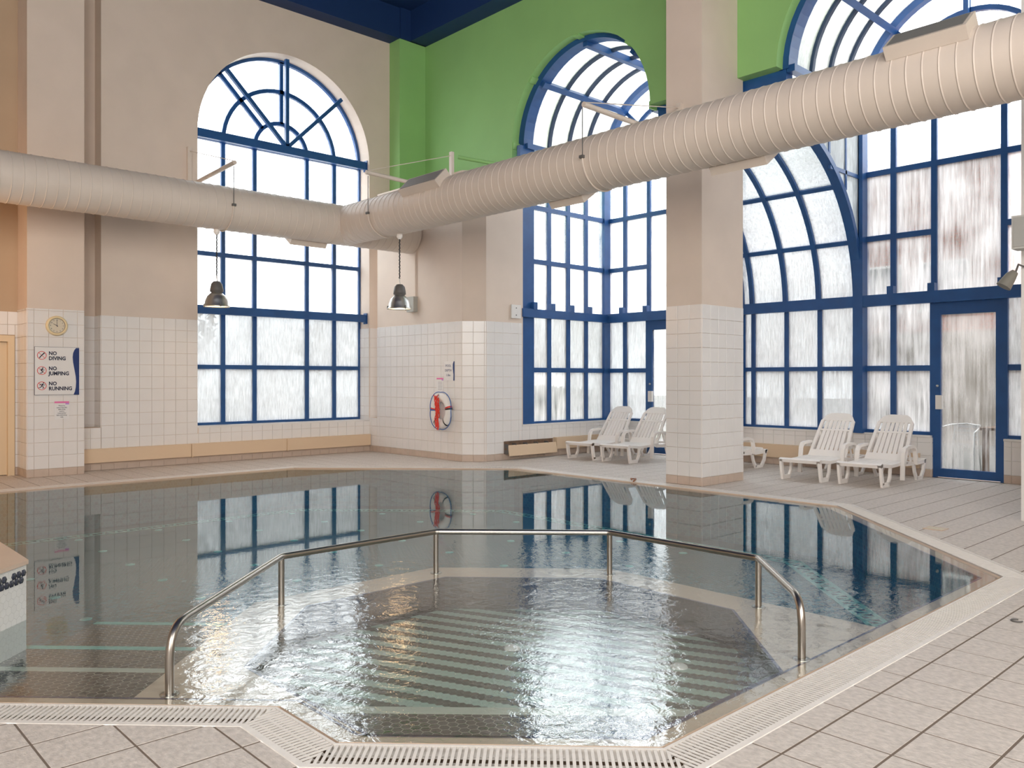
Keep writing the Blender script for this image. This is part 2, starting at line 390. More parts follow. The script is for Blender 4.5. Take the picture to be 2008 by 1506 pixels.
def wpos(o):
    p = Vector(o.location)
    while o.parent is not None: o = o.parent; p += Vector(o.location)
    return p
def part(name, mb, mat, root=None, label=None, kind=None):        # geometry in world coordinates
    off = wpos(root) if root is not None else (0, 0, 0)
    me = mb.mesh(name, mat, off); fix_normals(me)
    o = link(name, me, root)
    if label: o['label'] = label
    if kind: o['kind'] = kind
    return o
def tag(o, label, cat, group=None, kind=None):
    o['label'] = label; o['category'] = cat
    if group: o['group'] = group
    if kind: o['kind'] = kind
    return o
def thing(name, label, cat, loc=(0, 0, 0), group=None, kind=None, rz=0.0):
    o = link(name, None, None, loc); o.rotation_euler = (0, 0, rz); o.empty_display_size = .1
    return tag(o, label, cat, group, kind)
def struct(name, mb, mat, label, cat='wall', loc=(0, 0, 0)):
    me = mb.mesh(name, mat, loc); fix_normals(me)
    return tag(link(name, me, None, loc), label, cat, kind='structure')
def clip(poly, nx, ny, c):                                          # keep nx*x+ny*y <= c
    out = []
    for i in range(len(poly)):
        a, b = poly[i], poly[(i+1) % len(poly)]
        da, db = nx*a[0]+ny*a[1]-c, nx*b[0]+ny*b[1]-c
        if da <= 1e-9: out.append(a)
        if (da < -1e-9 and db > 1e-9) or (da > 1e-9 and db < -1e-9):
            t = da/(da-db); out.append((a[0]+t*(b[0]-a[0]), a[1]+t*(b[1]-a[1])))
    return out
def area(p): return abs(sum(p[i][0]*p[(i+1) % len(p)][1]-p[(i+1) % len(p)][0]*p[i][1] for i in range(len(p))))/2
def offset(poly, d):                                                # positive = outward for counter-clockwise polygons
    n = len(poly); out = []
    for i in range(n):
        p0, p1, p2 = Vector(poly[i-1]), Vector(poly[i]), Vector(poly[(i+1) % n])
        e1, e2 = (p1-p0).normalized(), (p2-p1).normalized()
        n1, n2 = Vector((e1.y, -e1.x)), Vector((e2.y, -e2.x))
        k = d/(1+n1.dot(n2)); q = p1+(n1+n2)*k; out.append((q.x, q.y))
    return out
XY = lambda u, v, d: (u, v, d)
def planeY(y0): return lambda u, v, d: (u, y0+d, v)                  # u = X, v = Z, depth +Y
def planeX(x0): return lambda u, v, d: (x0+d, u, v)                  # u = Y, v = Z, depth +X
def arc(c, r, a0, a1, n=14): return [(c[0]+r*math.cos(a0+(a1-a0)*i/n), c[1]+r*math.sin(a0+(a1-a0)*i/n)) for i in range(n+1)]
def ringsec(c, r0, r1, a0, a1, n=14): return arc(c, r1, a0, a1, n)+arc(c, r0, a1, a0, n)

# wall tiles: one thin bevelled tile mesh per size and direction, shared
_tc = {}
def tile_mesh(w, h, u, n, mat, t=.010, bev=.003):
    key = (round(w, 3), round(h, 3), tuple(round(c, 3) for c in u), tuple(round(c, 3) for c in n), mat)
    if key not in _tc:
        u = Vector(u); n = Vector(n); z = Vector((0, 0, 1))
        vs = [u*a+z*b for a, b in ((0, 0), (w, 0), (w, h), (0, h))]
        vs += [u*a+z*b+n*(t-bev) for a, b in ((0, 0), (w, 0), (w, h), (0, h))]
        vs += [u*a+z*b+n*t for a, b in ((bev, bev), (w-bev, bev), (w-bev, h-bev), (bev, h-bev))]
        fs = [(8, 9, 10, 11)]
        for i in range(4):
            j = (i+1) % 4; fs += [(i, j, 4+j, 4+i), (4+i, 4+j, 8+j, 8+i)]
        mb = MB().add(vs, fs); me = mb.mesh('wall_tile', mat)
        if (u.cross(z)).dot(n) < 0: me.flip_normals()
        _tc[key] = me
    return _tc[key]
TP, JW, TZ0 = .20, .004, .12
def tile_face(root, o, u, n, width, z1=2.52, holes=(), z0=.0, skirt=True, phase=0.0):
    """covers a wall face with tiles; o = corner on the floor, u along the wall, n out of it; holes = (u0,u1,z0,z1)"""
    off = wpos(root); o = Vector(o)-off; u = Vector(u).normalized(); n = Vector(n).normalized()
    us = [0.0]; x = phase if phase > 1e-6 else TP
    while x < width-1e-6:
        us.append(x); x += TP
    us.append(width)
    zs = [0.0, TZ0] if skirt else [0.0]
    z = TZ0+TP if skirt else TP
    while z < z1-.01: zs.append(z); z += TP
    zs.append(z1)
    for zi in range(len(zs)-1):
        for ui in range(len(us)-1):
            a0, a1, b0, b1 = us[ui], us[ui+1], zs[zi], zs[zi+1]
            if b1 <= z0+1e-6: continue
            b0 = max(b0, z0)
            rects = [(a0, a1, b0, b1)]
            for h0, h1, g0, g1 in holes:
                nr = []
                for (p0, p1, q0, q1) in rects:
                    if p1 <= h0 or p0 >= h1 or q1 <= g0 or q0 >= g1: nr.append((p0, p1, q0, q1)); continue
                    if p0 < h0: nr.append((p0, h0, q0, q1))
                    if p1 > h1: nr.append((h1, p1, q0, q1))
                    m0, m1 = max(p0, h0), min(p1, h1)
                    if q0 < g0: nr.append((m0, m1, q0, g0))
                    if q1 > g1: nr.append((m0, m1, g1, q1))
                rects = nr
            sk = skirt and zi == 0
            for (p0, p1, q0, q1) in rects:
                ww, hh = p1-p0-JW, q1-q0-JW
                if ww < .02 or hh < .02: continue
                me = tile_mesh(ww, hh, u, n, 'skirt' if sk else 'tile')
                link('wall_tile', me, root, o+u*(p0+JW/2)+Vector((0, 0, q0+JW/2)))

# ------------------------------------------------------------------ layout constants (metres)
YA = 14.40          # left wall with the arched window
XB = 9.45           # thick lower part of the right wall
XG = 10.60          # green upper wall
XO = 13.20          # outer glazing of the gallery
YN = 11.14          # end of the lower right wall
TOP = 8.5; CEIL = 9.13
SPR = 5.86          # springing of all arches
C1, R1 = 9.69, 1.57 # gallery vault 1 (centre in Y, radius)
C3, R3 = 4.31, 1.58 # gallery vault 2
WX, WR = 7.66, 1.78 # arched window in the left wall
BEAM = 2.72

W = [(1.82, 3.50), (1.82, 2.99), (2.75, 2.06), (6.96, 2.06), (9.40, 4.50), (9.40, 9.95), (6.77, 12.58), (-2.5, 12.58), (-2.5, 7.82)]  # water's edge, counter-clockwise
INN = offset(W, -.10)          # inner edge of the submerged rim
GO = offset(W, .25)            # outer edge of the gratings
# ================================================================== STRUCTURE
# ---- deck
base = MB().flat([[(-5, -4), (13.4, -4), (13.4, 14.75), (-5, 14.75)], GO], XY, -.0016)
floor = struct('floor', base, 'joint', 'beige tiled pool deck around the pool', 'floor')
G1 = [(1, 0, GO[4][0]), (0, -1, -GO[3][1]), (0, 1, GO[6][1]), (-1, 0, 2.75), (-1, -1, -(GO[0][0]+GO[0][1])), (1, -1, GO[3][0]-GO[3][1]), (1, 1, GO[5][0]+GO[5][1])]
G2 = [(-1, 0, -GO[1][0]), (-1, -1, -(GO[2][0]+GO[2][1])), (0, -1, -GO[3][1]), (1, 1, GO[0][0]+GO[0][1]+.001)]
def subtract(poly, C):
    outp = []; cur = poly
    for nx, ny, c in C:
        o1 = clip(cur, -nx, -ny, -c)
        if len(o1) > 2 and area(o1) > 2e-5: outp.append(o1)
        cur = clip(cur, nx, ny, c)
        if len(cur) < 3 or area(cur) < 1e-6: return outp
    return outp
PX, PY, GX, GY = .31, .305, 2.73, 1.678
def seen(x, y):
    d = x*.6825+y*.7309
    if d < 2.6: return 0
    l = x*.7309-y*.6825
    if abs(l/d) > .66: return 0
    return 1/(d*d)*1.5/d
cells = []
SOLID = [(9.45, 10.6, 11.14, 14.5), (9.70, 10.75, 6.55, 7.15), (3.14, 3.93, 14.0, 14.5)]
for i in range(-26, 36):
    for k in range(-20, 44):
        x0, y0 = GX+i*PX, GY+k*PY
        x1, y1 = x0+PX, y0+PY
        if x1 < -5 or y1 < -4 or x0 > 13.15 or y0 > 14.56: continue
        if y0 > 11.2 and x0 > 10.6: continue
        if any(a <= x0 and x1 <= b and c <= y0 and y1 <= d for a, b, c, d in SOLID): continue
        q = [(x0+.0046, y0+.0056), (min(x1-.0046, 13.15), y0+.0056), (min(x1-.0046, 13.15), y1-.0056), (x0+.0046, y1-.0056)]
        ps = [q]
        for C in (G1, G2):
            ps = [r for p in ps for r in subtract(p, C)]
        if ps: cells.append((seen((x0+x1)/2, (y0+y1)/2), x0, y0, len(ps) == 1 and abs(area(ps[0])-area(q)) < 1e-7 and x1 < 13.15, ps))
cells.sort(key=lambda c: -c[0])
def tilegeo(mb, polys, ox, oy):
    for p in polys:
        p = [(a-ox, b-oy) for a, b in p]
        if area(p) < 4e-5: continue
        if sum(p[i][0]*p[(i+1) % len(p)][1]-p[(i+1) % len(p)][0]*p[i][1] for i in range(len(p))) < 0: p = p[::-1]
        cx, cy = sum(a for a, b in p)/len(p), sum(b for a, b in p)/len(p)
        n = len(p); k = .99
        vs = [(a, b, -.02) for a, b in p]+[(a, b, -.0012) for a, b in p]+[(cx+(a-cx)*k, cy+(b-cy)*k, 0) for a, b in p]
        mb.add(vs, [tuple(range(2*n, 3*n))]+[(i, (i+1) % n, n+(i+1) % n, n+i) for i in range(n)]+[(n+i, n+(i+1) % n, 2*n+(i+1) % n, 2*n+i) for i in range(n)])
full = None; rest = MB()
for idx, (sc, x0, y0, whole, ps) in enumerate(cells):
    if idx < 300 and sc > 0:
        if whole:
            if full is None: t = MB(); tilegeo(t, ps, x0, y0); full = t.mesh('floor_tile', 'deck')
            link('floor_tile', full, floor, (x0, y0, 0))
        else:
            t = MB(); tilegeo(t, ps, x0, y0); link('floor_tile', t.mesh('floor_tile', 'deck'), floor, (x0, y0, 0))
    else: tilegeo(rest, ps, 0, 0)
o = link('floor_tile_field', rest.mesh('floor_tile_field', 'deck'), floor); o['kind'] = 'stuff'

# ---- left wall: slab with the arched opening
wz0 = .64
hole = [(WX-WR, wz0), (WX+WR, wz0)]+arc((WX, SPR), WR, 0, PI, 40)
mb = MB().slab([[(4.295, 0), (XG+.3, 0), (XG+.3, TOP+.1), (4.295, TOP+.1)], hole], planeY(YA), 0, .40)
mb.box((3.0, YA+.32, 0), (4.6, YA+.5, TOP+.1)).box((3.9, YA, 0), (4.3, YA+.4, .69))
wall_left = struct('wall_left', mb, 'cream', 'cream plastered wall with tall arched window and tiled lower part')
tile_face(wall_left, (4.295, YA, 0), (1, 0, 0), (0, -1, 0), XB-4.295, holes=[(WX-WR-4.295, WX+WR-4.295+1, wz0, 9)])
tile_face(wall_left, (3.93, YA, 0), (1, 0, 0), (0, -1, 0), .36, z1=.69)
tile_face(wall_left, (3.93, YA+.32, 0), (1, 0, 0), (0, -1, 0), .36, z0=.69)
tile_face(wall_left, (4.295, YA+.32, 0), (0, -1, 0), (-1, 0, 0), .32, z0=.69)
tile_face(wall_left, (WX+WR, YA+.38, 0), (0, -1, 0), (-1, 0, 0), .38, z0=wz0)
tile_face(wall_left, (XB, YA, 0), (1, 0, 0), (0, -1, 0), .45, z0=.69)

# ---- wall with the cream door at far left
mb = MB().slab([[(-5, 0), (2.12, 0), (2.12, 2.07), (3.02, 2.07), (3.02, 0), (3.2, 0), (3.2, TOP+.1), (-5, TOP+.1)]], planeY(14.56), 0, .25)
mb.box((1.9, 14.80, -.05), (3.3, 14.9, 2.4))  # backing added behind the door to block sky light leaking under it
wall_door = struct('wall_far_left', mb, 'shaded', 'plastered wall, shade tinted into its colour, around the cream door beside the clock pillar')
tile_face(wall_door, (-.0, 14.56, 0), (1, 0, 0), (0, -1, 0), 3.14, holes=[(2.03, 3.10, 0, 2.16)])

# ---- lower right wall with chamfered end
pl = [(XB, 14.12), (XB, 11.43), (9.77, YN), (XG+.08, YN), (XG+.08, 11.45), (XG, 11.45), (XG, 14.12)]
mb = MB().prism(pl, XY, 0, 5.22)
wall_right = struct('wall_right', mb, 'cream', 'thick cream wall with tiled lower part carrying the lifebuoy')
tile_face(wall_right, (XB, 11.43, 0), (0, 1, 0), (-1, 0, 0), 14.12-11.43)
tile_face(wall_right, (XB, 14.12, 0), (0, 1, 0), (-1, 0, 0), .28, z1=.69)
d45 = Vector((9.77-XB, YN-11.43, 0)); L45 = d45.length; d45.normalize()
tile_face(wall_right, (XB, 11.43, 0), d45, (-.7, -.72, 0), L45)
tile_face(wall_right, (9.77, YN, 0), (1, 0, 0), (0, -1, 0), .88)

# ---- green upper wall with the two arches
out = [(YA, 5.0), (11.35, 5.0)]+arc((9.74, SPR), 1.61, 0, PI, 30)+arc((C3, SPR), 1.62, 0, PI, 30)+[(-4, SPR), (-4, TOP+.1), (YA, TOP+.1)]
mb = MB().slab([out], planeX(XG), 0, .19)
wall_green = struct('wall_upper_right', mb, 'green', 'green painted upper wall with arched openings to the glazed gallery')
for a in (.0, PI/4, PI/2, 3*PI/4, PI):
    ct, st = math.cos(a), math.sin(a)
    part('bracket_plate', MB().obox((XG+.10, 9.74+1.595*ct, SPR+1.595*st), (1, 0, 0), (0, -st, ct), (0, ct, st), .085, .06, .018), 'green', wall_green)
mb = MB().box((9.94, 14.04, 4.9), (XG+.05, YA+.02, TOP))
struct('pillar', mb, 'green', 'green corner pillar between the cream wall and the green wall', 'pillar')
mb = MB().box((9.70, 6.55, 0), (10.75, 7.15, TOP+.2))
pil = struct('pillar', mb, 'cream', 'cream pillar with tiled foot standing between the two glazed bays', 'pillar')
tile_face(pil, (9.70, 6.55, 0), (0, 1, 0), (-1, 0, 0), .60)
tile_face(pil, (9.70, 6.55, 0), (1, 0, 0), (0, -1, 0), 1.05)
mb = MB().box((9.85, 1.7, 0), (10.75, 2.70, TOP+.2))
pil2 = struct('pillar', mb, 'sill', 'pale pillar cut by the right edge of the picture carrying the loudspeaker', 'pillar')
mb = MB().box((3.14, 14.0, 0), (3.93, 14.75, TOP+.2))
pil0 = struct('pillar', mb, 'cream', 'cream pillar with tiled foot carrying the clock and the big sign', 'pillar')
tile_face(pil0, (3.14, 14.0, 0), (1, 0, 0), (0, -1, 0), .79, z1=2.55, phase=.09)
tile_face(pil0, (3.14, 14.56, 0), (0, -1, 0), (-1, 0, 0), .56, z1=2.55)

# ---- ceiling, with lower soffit bands along the walls
mb = MB().box((-5, -4, CEIL), (11, 14.9, CEIL+.1))
mb.box((-5, 14.04, TOP), (11, 14.9, CEIL)).box((10.19, -4, TOP), (11, 14.04, CEIL)).box((9.94, 14.0, TOP), (11, 14.9, CEIL))
struct('ceiling', mb, 'ceil', 'dark navy blue ceiling with a lower band along the walls', 'ceiling')
# ---- walls behind the camera
mb = MB().box((-5.2, -4, 0), (-5, 14.8, CEIL)); struct('wall_rear', mb, 'cream', 'cream wall behind the viewer on the far side of the hall')
mb = MB().box((-5, -4.2, 0), (10.9, -4, CEIL)); struct('wall_front', mb, 'cream', 'cream end wall behind the viewer')
mb = MB().box((10.6, -4, 0), (10.85, 1.72, SPR+.02)); struct('wall_lower_right', mb, 'cream', 'cream wall beyond the right edge of the picture')
mb = MB().box((10.6, 2.4, 0), (13.4, 2.66, 7.5)); struct('wall_gallery_end', mb, 'cream', 'cream wall closing the glazed gallery at its right end')
# ---- low tiled walls of the gallery
mb = MB().box((10.68, YN, 0), (13.45, 11.42, .60)); mb.box((10.66, YN-.02, .60), (13.47, 11.44, .63))
for a, b in ((C1-.49, C3+.49), (11.2, C1+.49), (C3-.49, 2.6)):
    mb.box((XO-.06, a, 0), (XO+.22, b, .60)).box((XO-.08, a, .60), (XO+.24, b, .63))
wg = struct('wall_gallery', mb, 'sill', 'low tiled wall with white sill under the gallery windows')
tile_face(wg, (10.65, YN, 0), (1, 0, 0), (0, -1, 0), 13.14-10.65, z1=.60)
tile_face(wg, (XO-.06, C3+.49, 0), (0, 1, 0), (-1, 0, 0), C1-C3-.98, z1=.60)
tile_face(wg, (XO-.06, C1+.49, 0), (0, 1, 0), (-1, 0, 0), 11.14-C1-.49, z1=.60)
tile_face(wg, (XO-.06, C3-.49-.9, 0), (0, 1, 0), (-1, 0, 0), .9, z1=.60)
tile_face(wg, (XO-.06, C3+.49, 0), (1, 0, 0), (0, -1, 0), .28, z1=.60)
# blue fascia under the shoulder between the vaults
mb = MB().box((10.80, C3+R3, 5.28), (10.98, C1-R1, SPR+.02)).box((10.75, C3+R3, 5.2), (11.1, C1-R1, 5.32))
struct('trim_1', mb, 'blue', 'blue steel fascia over the lean-to glazing behind the pillar', 'fascia')

# ================================================================== WINDOWS
class Win:
    """window root plus helpers that add bars and panes given in the plane of the window"""
    def __init__(s, name, label, fn, d0=0.0, d1=.09, cat='window'):
        s.root = thing(name, label, cat, (0, 0, 0), kind='structure'); s.fn = fn; s.d0 = d0; s.d1 = d1
    def bar(s, poly, name='mullion', d0=None, d1=None, mat='blue'):
        return part(name, MB().prism(poly, s.fn, s.d0 if d0 is None else d0, s.d1 if d1 is None else d1), mat, s.root)
    def rect(s, u0, u1, v0, v1, **k): return s.bar([(u0, v0), (u1, v0), (u1, v1), (u0, v1)], **k)
    def line(s, a, b, w, **k):
        a, b = Vector(a), Vector(b); t = (b-a).normalized(); n = Vector((-t.y, t.x))*w/2
        return s.bar([tuple(a+n), tuple(b+n), tuple(b-n), tuple(a-n)], **k)
    def pane(s, poly, mat='pane'):
        dm = (s.d0+s.d1)/2
        return part('pane', MB().prism(poly, s.fn, dm-.006, dm+.006), mat, s.root)
    def grid(s, us, vs, hw=.03, matf=None, skip=()):
        for u in us[1:-1]: s.rect(u-hw, u+hw, vs[0], vs[-1])
        s.rect(us[0]-.005, us[0]+hw, vs[0], vs[-1], name='frame_stile'); s.rect(us[-1]-hw, us[-1]+.005, vs[0], vs[-1], name='frame_stile')
        for j, v in enumerate(vs):
            lo, hi = (0, .05) if j == 0 else ((-hw, hw) if j < len(vs)-1 else (-hw, hw))
            for i in range(len(us)-1):
                if (i, j) in skip: continue
                s.rect(us[i]+hw, us[i+1]-hw, v+lo, v+hi, name='transom')
        for i in range(len(us)-1):
            j = 0
            while j < len(vs)-1:
                j2 = j+1
                while (i, j2) in skip and j2 < len(vs)-1: j2 += 1
                mt = matf(i, j) if matf else 'pane'
                s.pane([(us[i]+hw, vs[j]), (us[i+1]-hw, vs[j]), (us[i+1]-hw, vs[j2]), (us[i]+hw, vs[j2])], mt)
                j = j2
    def fan(s, c, r, radii, hw=.03, mat='pane_hi', spokes=(PI/4, PI/2, 3*PI/4)):
        s.bar(ringsec(c, r-.06, r+.02, 0, PI, 32), name='arch_frame')
        for q in radii: s.bar(ringsec(c, q-hw, q+hw, 0, PI, 24), name='arch_bar')
        rr = [0]+sorted(radii)+[r-.06]
        for a in spokes: s.line((c[0]+rr[1]*math.cos(a), c[1]+rr[1]*math.sin(a)), (c[0]+(r-.03)*math.cos(a), c[1]+(r-.03)*math.sin(a)), 2*hw, name='spoke')
        s.pane(arc(c, rr[1]-hw, 0, PI, 20), mat)
        an = [0]+list(spokes)+[PI]
        for k in range(1, len(rr)-1):
            for i in range(len(an)-1):
                s.pane(ringsec(c, rr[k]+hw*.5, rr[k+1]-hw*.5, an[i]+.01, an[i+1]-.01, 10), mat)

# ---- window 1, arched, in the left wall
w1 = Win('window_1', 'tall arched window with navy frame behind the left pendant lamp', planeY(YA+.33), 0, .08)
us = [WX-WR, WX-1.165, WX-.55, WX+.55, WX+1.165, WX+WR]; vs = [.64, 1.70, BEAM, 3.76, 4.80, SPR]
w1.grid(us, vs, hw=.038, matf=lambda i, j: 'pane' if j < 2 else ('pane_mid' if j < 3 else 'pane_hi'))
w1.fan((WX, SPR), WR, (.55, 1.165), hw=.037)
f1 = planeY(YA+.08)
for v, nm in ((SPR, 'front_beam'), (BEAM, 'front_beam')):
    part(nm, MB().prism([(WX-WR, v-.075), (WX+WR-.02, v-.075), (WX+WR-.02, v+.075), (WX-WR, v+.075)], f1, 0, .09), 'blue', w1.root)
for a in (PI/4, PI/2, 3*PI/4):
    t = Vector((math.cos(a), math.sin(a))); n = Vector((-t.y, t.x))*.035; b = Vector((WX, SPR+.05)); e = b+t*(WR-.09)
    part('front_spoke', MB().prism([tuple(b+n), tuple(e+n), tuple(e-n), tuple(b-n)], f1, .01, .08), 'blue', w1.root)
part('window_sill', MB().box((WX-WR, YA-.01, .62), (WX+WR, YA+.34, .645)), 'sill', w1.root)
for v in (SPR, BEAM): part('beam_plate', MB().box((WX+WR-.02, YA+.06, v-.11), (WX+WR-.005, YA+.19, v+.11)), 'blue', w1.root)

# ---- gallery: north side glazing (plane Y), outer faces (plane X), vaults, lean-to
def vault(wn, c, r, xs, y_purl=None):
    """barrel vault on ribs xs: curved panes, ribs, purlins; (y,z) section"""
    fx = lambda u, v, d: (d, u, v); cc = (c, SPR)
    part('arch_band', MB().prism(ringsec(cc, r-.05, r+.10, 0, PI, 32), fx, XG+.17, xs[0]+.035), 'blue', wn.root)
    for x in xs[1:-1]: part('vault_rib', MB().prism(ringsec(cc, r-.06, r+.03, 0, PI, 32), fx, x-.035, x+.035), 'blue_backlit', wn.root)
    part('vault_rib', MB().prism(ringsec(cc, r-.12, r+.03, 0, PI, 32), fx, xs[-1]-.14, xs[-1]), 'blue', wn.root)
    an = [0, PI/4, PI/2, 3*PI/4, PI]
    for a in an:
        ct, st = math.cos(a), math.sin(a)
        part('purlin', MB().obox(((xs[-1]+XG+.2)/2, c+(r-.07)*ct, SPR+(r-.07)*st), (1, 0, 0), (0, ct, st), (0, -st, ct), (xs[-1]-XG-.2)/2, .06, .05), 'blue', wn.root)
    for i in range(len(xs)-1):
        for k in range(4):
            part('pane', MB().prism(ringsec(cc, r-.012, r, an[k]+.02, an[k+1]-.02, 8), fx, xs[i], xs[i+1]), 'pane_roof', wn.root)
XS = [10.98, 11.47, 12.01, 12.54, XO+.02]
ROWS = [.62, 1.65, BEAM, 3.72, 4.75, SPR]
def brackets(wn, pts):
    for (x, y) in pts: part('beam_bracket', MB().box((x-.05, y-.05, BEAM+.07), (x+.05, y+.05, BEAM+.21)), 'blue', wn.root)
wN = Win('window_2', 'flat side of the glazed bay beside the thick wall, panes four wide', planeY(YN+.07), 0, .08)
wN.grid(XS, ROWS, hw=.044, matf=lambda i, j: 'pane_clear' if (i < 2 and j == 0) else ('pane' if j < 2 else 'pane_mid' if j < 3 else 'pane_hi'))
part('wide_stile', MB().box((XG+.06, YN+.05, .62), (XS[0]+.045, YN+.14, SPR)), 'blue', wN.root)
part('front_beam', MB().box((XG+.06, YN-.03, BEAM-.08), (XO, YN+.06, BEAM+.08)), 'blue', wN.root)
brackets(wN, [(x, YN+.01) for x in XS[:4]])
def gable(name, label, c, r, doorname, doorlabel, clear):
    wn = Win(name, label, planeX(XO), 0, .08)
    us = [c-r, c-1.08, c-.475, c+.475, c+1.08, c+r]
    sk = {(2, 0), (2, 1), (2, 3)}
    for u0, u1 in ((us[0], us[2]), (us[3], us[5])):
        m = (u0+u1)/2
    hw = .042
    for u in us[1:-1]: wn.rect(u-hw, u+hw, .62 if u in (us[1], us[4]) else BEAM, SPR)
    for i in range(5):
        rows = [.62, 1.65, BEAM, 3.72, 4.75, SPR] if i != 2 else [BEAM, 4.75, SPR]
        for j in range(len(rows)-1):
            wn.pane([(us[i]+hw, rows[j]), (us[i+1]-hw, rows[j]), (us[i+1]-hw, rows[j+1]), (us[i]+hw, rows[j+1])], 'pane_clear' if (clear and rows[j] < 4 and i > 1) else ('pane' if rows[j+1] < 3 else 'pane_mid' if rows[j+1] < 4.8 else 'pane_hi'))
            if j: wn.rect(us[i]+hw, us[i+1]-hw, rows[j]-hw, rows[j]+hw, name='transom')
        if i != 2: wn.rect(us[i]+hw, us[i+1]-hw, .62, .68, name='transom')
    for u in (us[0], us[5]):
        part('corner_post', MB().box((XO-.14, u-.08, .62), (XO+.10, u+.08, SPR)), 'blue', wn.root)
    part('front_beam', MB().box((XO-.13, us[0], BEAM-.09), (XO-.02, us[5], BEAM+.09)), 'blue', wn.root)
    part('front_beam', MB().box((XO-.13, us[0], SPR-.07), (XO-.02, us[5], SPR+.07)), 'blue', wn.root)
    brackets(wn, [(XO-.07, u) for u in us[1:5]])
    wn.fan((c, SPR), r, (.52, 1.05), hw=.035)
    part('front_spoke', MB().box((XO-.1, c-.035, SPR), (XO-.03, c+.035, SPR+r-.05)), 'blue', wn.root)
    vault(wn, c, r, XS)
    # the door under it
    d = Win(doorname, doorlabel, planeX(XO), -.02, .06, 'door')
    a, b = c-.475, c+.475
    for u0, u1 in ((a-.05, a+.04), (b-.04, b+.05)): d.rect(u0, u1, 0, BEAM-.05, name='door_post')
    d.rect(a+.04, b-.04, BEAM-.2, BEAM-.06, name='door_head')
    d.rect(a+.04, b-.04, .015, .14, name='bottom_rail'); d.rect(a+.04, b-.04, BEAM-.27, BEAM-.2, name='top_rail')
    d.rect(a+.04, a+.10, .14, BEAM-.27, name='door_stile'); d.rect(b-.10, b-.04, .14, BEAM-.27, name='door_stile')
    d.pane([(a+.10, .14), (b-.10, .14), (b-.10, BEAM-.27), (a+.10, BEAM-.27)], 'pane_door')
    part('door_handle', MB().box((XO-.08, b-.14, 1.03), (XO-.02, b-.05, 1.24)), 'sill', d.root, label='white plastic pull handle')
    part('door_lock', MB().lathe([(0, 0), (.018, 0), (.018, .02)], (XO-.04, b-.06, 1.38), 'x', 14), 'alu', d.root)
    return wn, d
g1, d1 = gable('window_3', 'glazed gable end of the bay behind the left pair of sun loungers', C1, R1, 'door_3', 'blue framed glass door half hidden behind the cream pillar', False)
g3, d3 = gable('window_5', 'glazed gable end of the right bay above the glass door', C3, R3, 'door_1', 'blue framed glass door with white handle beside the right sun lounger', True)
# lean-to between them
wl = Win('window_4', 'lean-to glazing with curved blue ribs between the two vaulted bays', planeX(XO), 0, .08)
UL = [C3+R3+.08, 6.60, 7.20, 7.84, C1-R1-.08]
wl.grid(UL, [.62, 1.65, BEAM], hw=.035)
part('front_beam', MB().box((XO-.13, UL[0], BEAM-.09), (XO-.02, UL[-1], BEAM+.09)), 'blue', wl.root)
RL = 2.55
fy = lambda u, v, d: (u, d, v); cl = (XO-RL, BEAM)
TH = [0, math.radians(22), math.radians(44), math.radians(66), math.radians(88)]
for i, u in enumerate(UL):
    part('curved_rib', MB().prism(ringsec(cl, RL-.05, RL+.04, 0, PI/2, 24), fy, (C3+R3-.03) if i == 0 else u-.04, (C1-R1+.03) if i == 4 else u+.04), 'blue', wl.root)
for i in range(4):
    for k in range(4):
        part('pane', MB().prism(ringsec(cl, RL-.006, RL+.006, TH[k]+.005, TH[k+1]-.005, 6), fy, UL[i]+.04, UL[i+1]-.04), 'pane', wl.root)
        if k:
            part('transom', MB().prism(ringsec(cl, RL-.04, RL+.04, TH[k]-.014, TH[k]+.014, 2), fy, UL[i]+.04, UL[i+1]-.04), 'blue', wl.root)
# glazed cheeks over the lean-to, at both inner sides of the vaulted bays
def za(x): return BEAM+math.sqrt(max(0, (RL+.05)**2-(x-cl[0])**2))
for nm, y, lb in (('window_6', C3+R3, 'glazed cheek between the curved ribs and the blue corner post'), ('window_7', C1-R1, 'glazed cheek above the lean-to behind the cream pillar')):
    wc = Win(nm, lb, planeY(y-.02), 0, .04)
    for xa, xb in ((11.5, 12.05), (12.1, 12.6), (12.65, 13.06)):
        bot = [(xa+(xb-xa)*i/6, za(xa+(xb-xa)*i/6)-.05) for i in range(7)]
        lo = [p for p in bot]
        if max(z for x, z in lo) < 4.68:
            wc.pane(lo+[(xb, 4.68), (xa, 4.68)]); wc.pane([(xa, 4.74), (xb, 4.74), (xb, SPR), (xa, SPR)])
        elif min(z for x, z in lo) < 4.68:
            wc.pane([(x, max(z, 4.72)) for x, z in lo]+[(xb, SPR), (xa, SPR)])
            q = [(x, z) for x, z in lo if z < 4.66]
            if len(q) > 1: wc.pane(q+[(q[-1][0], 4.68), (q[0][0], 4.68)])
        else: wc.pane(lo+[(xb, SPR), (xa, SPR)])
        wc.rect(xb, xb+.05, za(xb), SPR)
    wc.rect(12.1, 13.06, 4.68, 4.74, name='transom')

# ---- cream door at far left
d2 = thing('door_2', 'plain cream door beside the clock pillar at the left edge', 'door', (2.57, 14.56, 0), kind='structure')
part('door_leaf', MB().box((2.14, 14.60, .01), (3.0, 14.64, 2.05)), 'door', d2)
part('door_frame', MB().box((3.0, 14.53, 0), (3.09, 14.66, 2.15)).box((2.04, 14.53, 0), (2.13, 14.66, 2.15)).box((2.13, 14.53, 2.055), (3.0, 14.66, 2.15)), 'door', d2)
part('door_handle', MB().tube([(2.22, 14.60, 1.02), (2.22, 14.55, 1.02), (2.33, 14.55, 1.02)], .01), 'alu', d2)

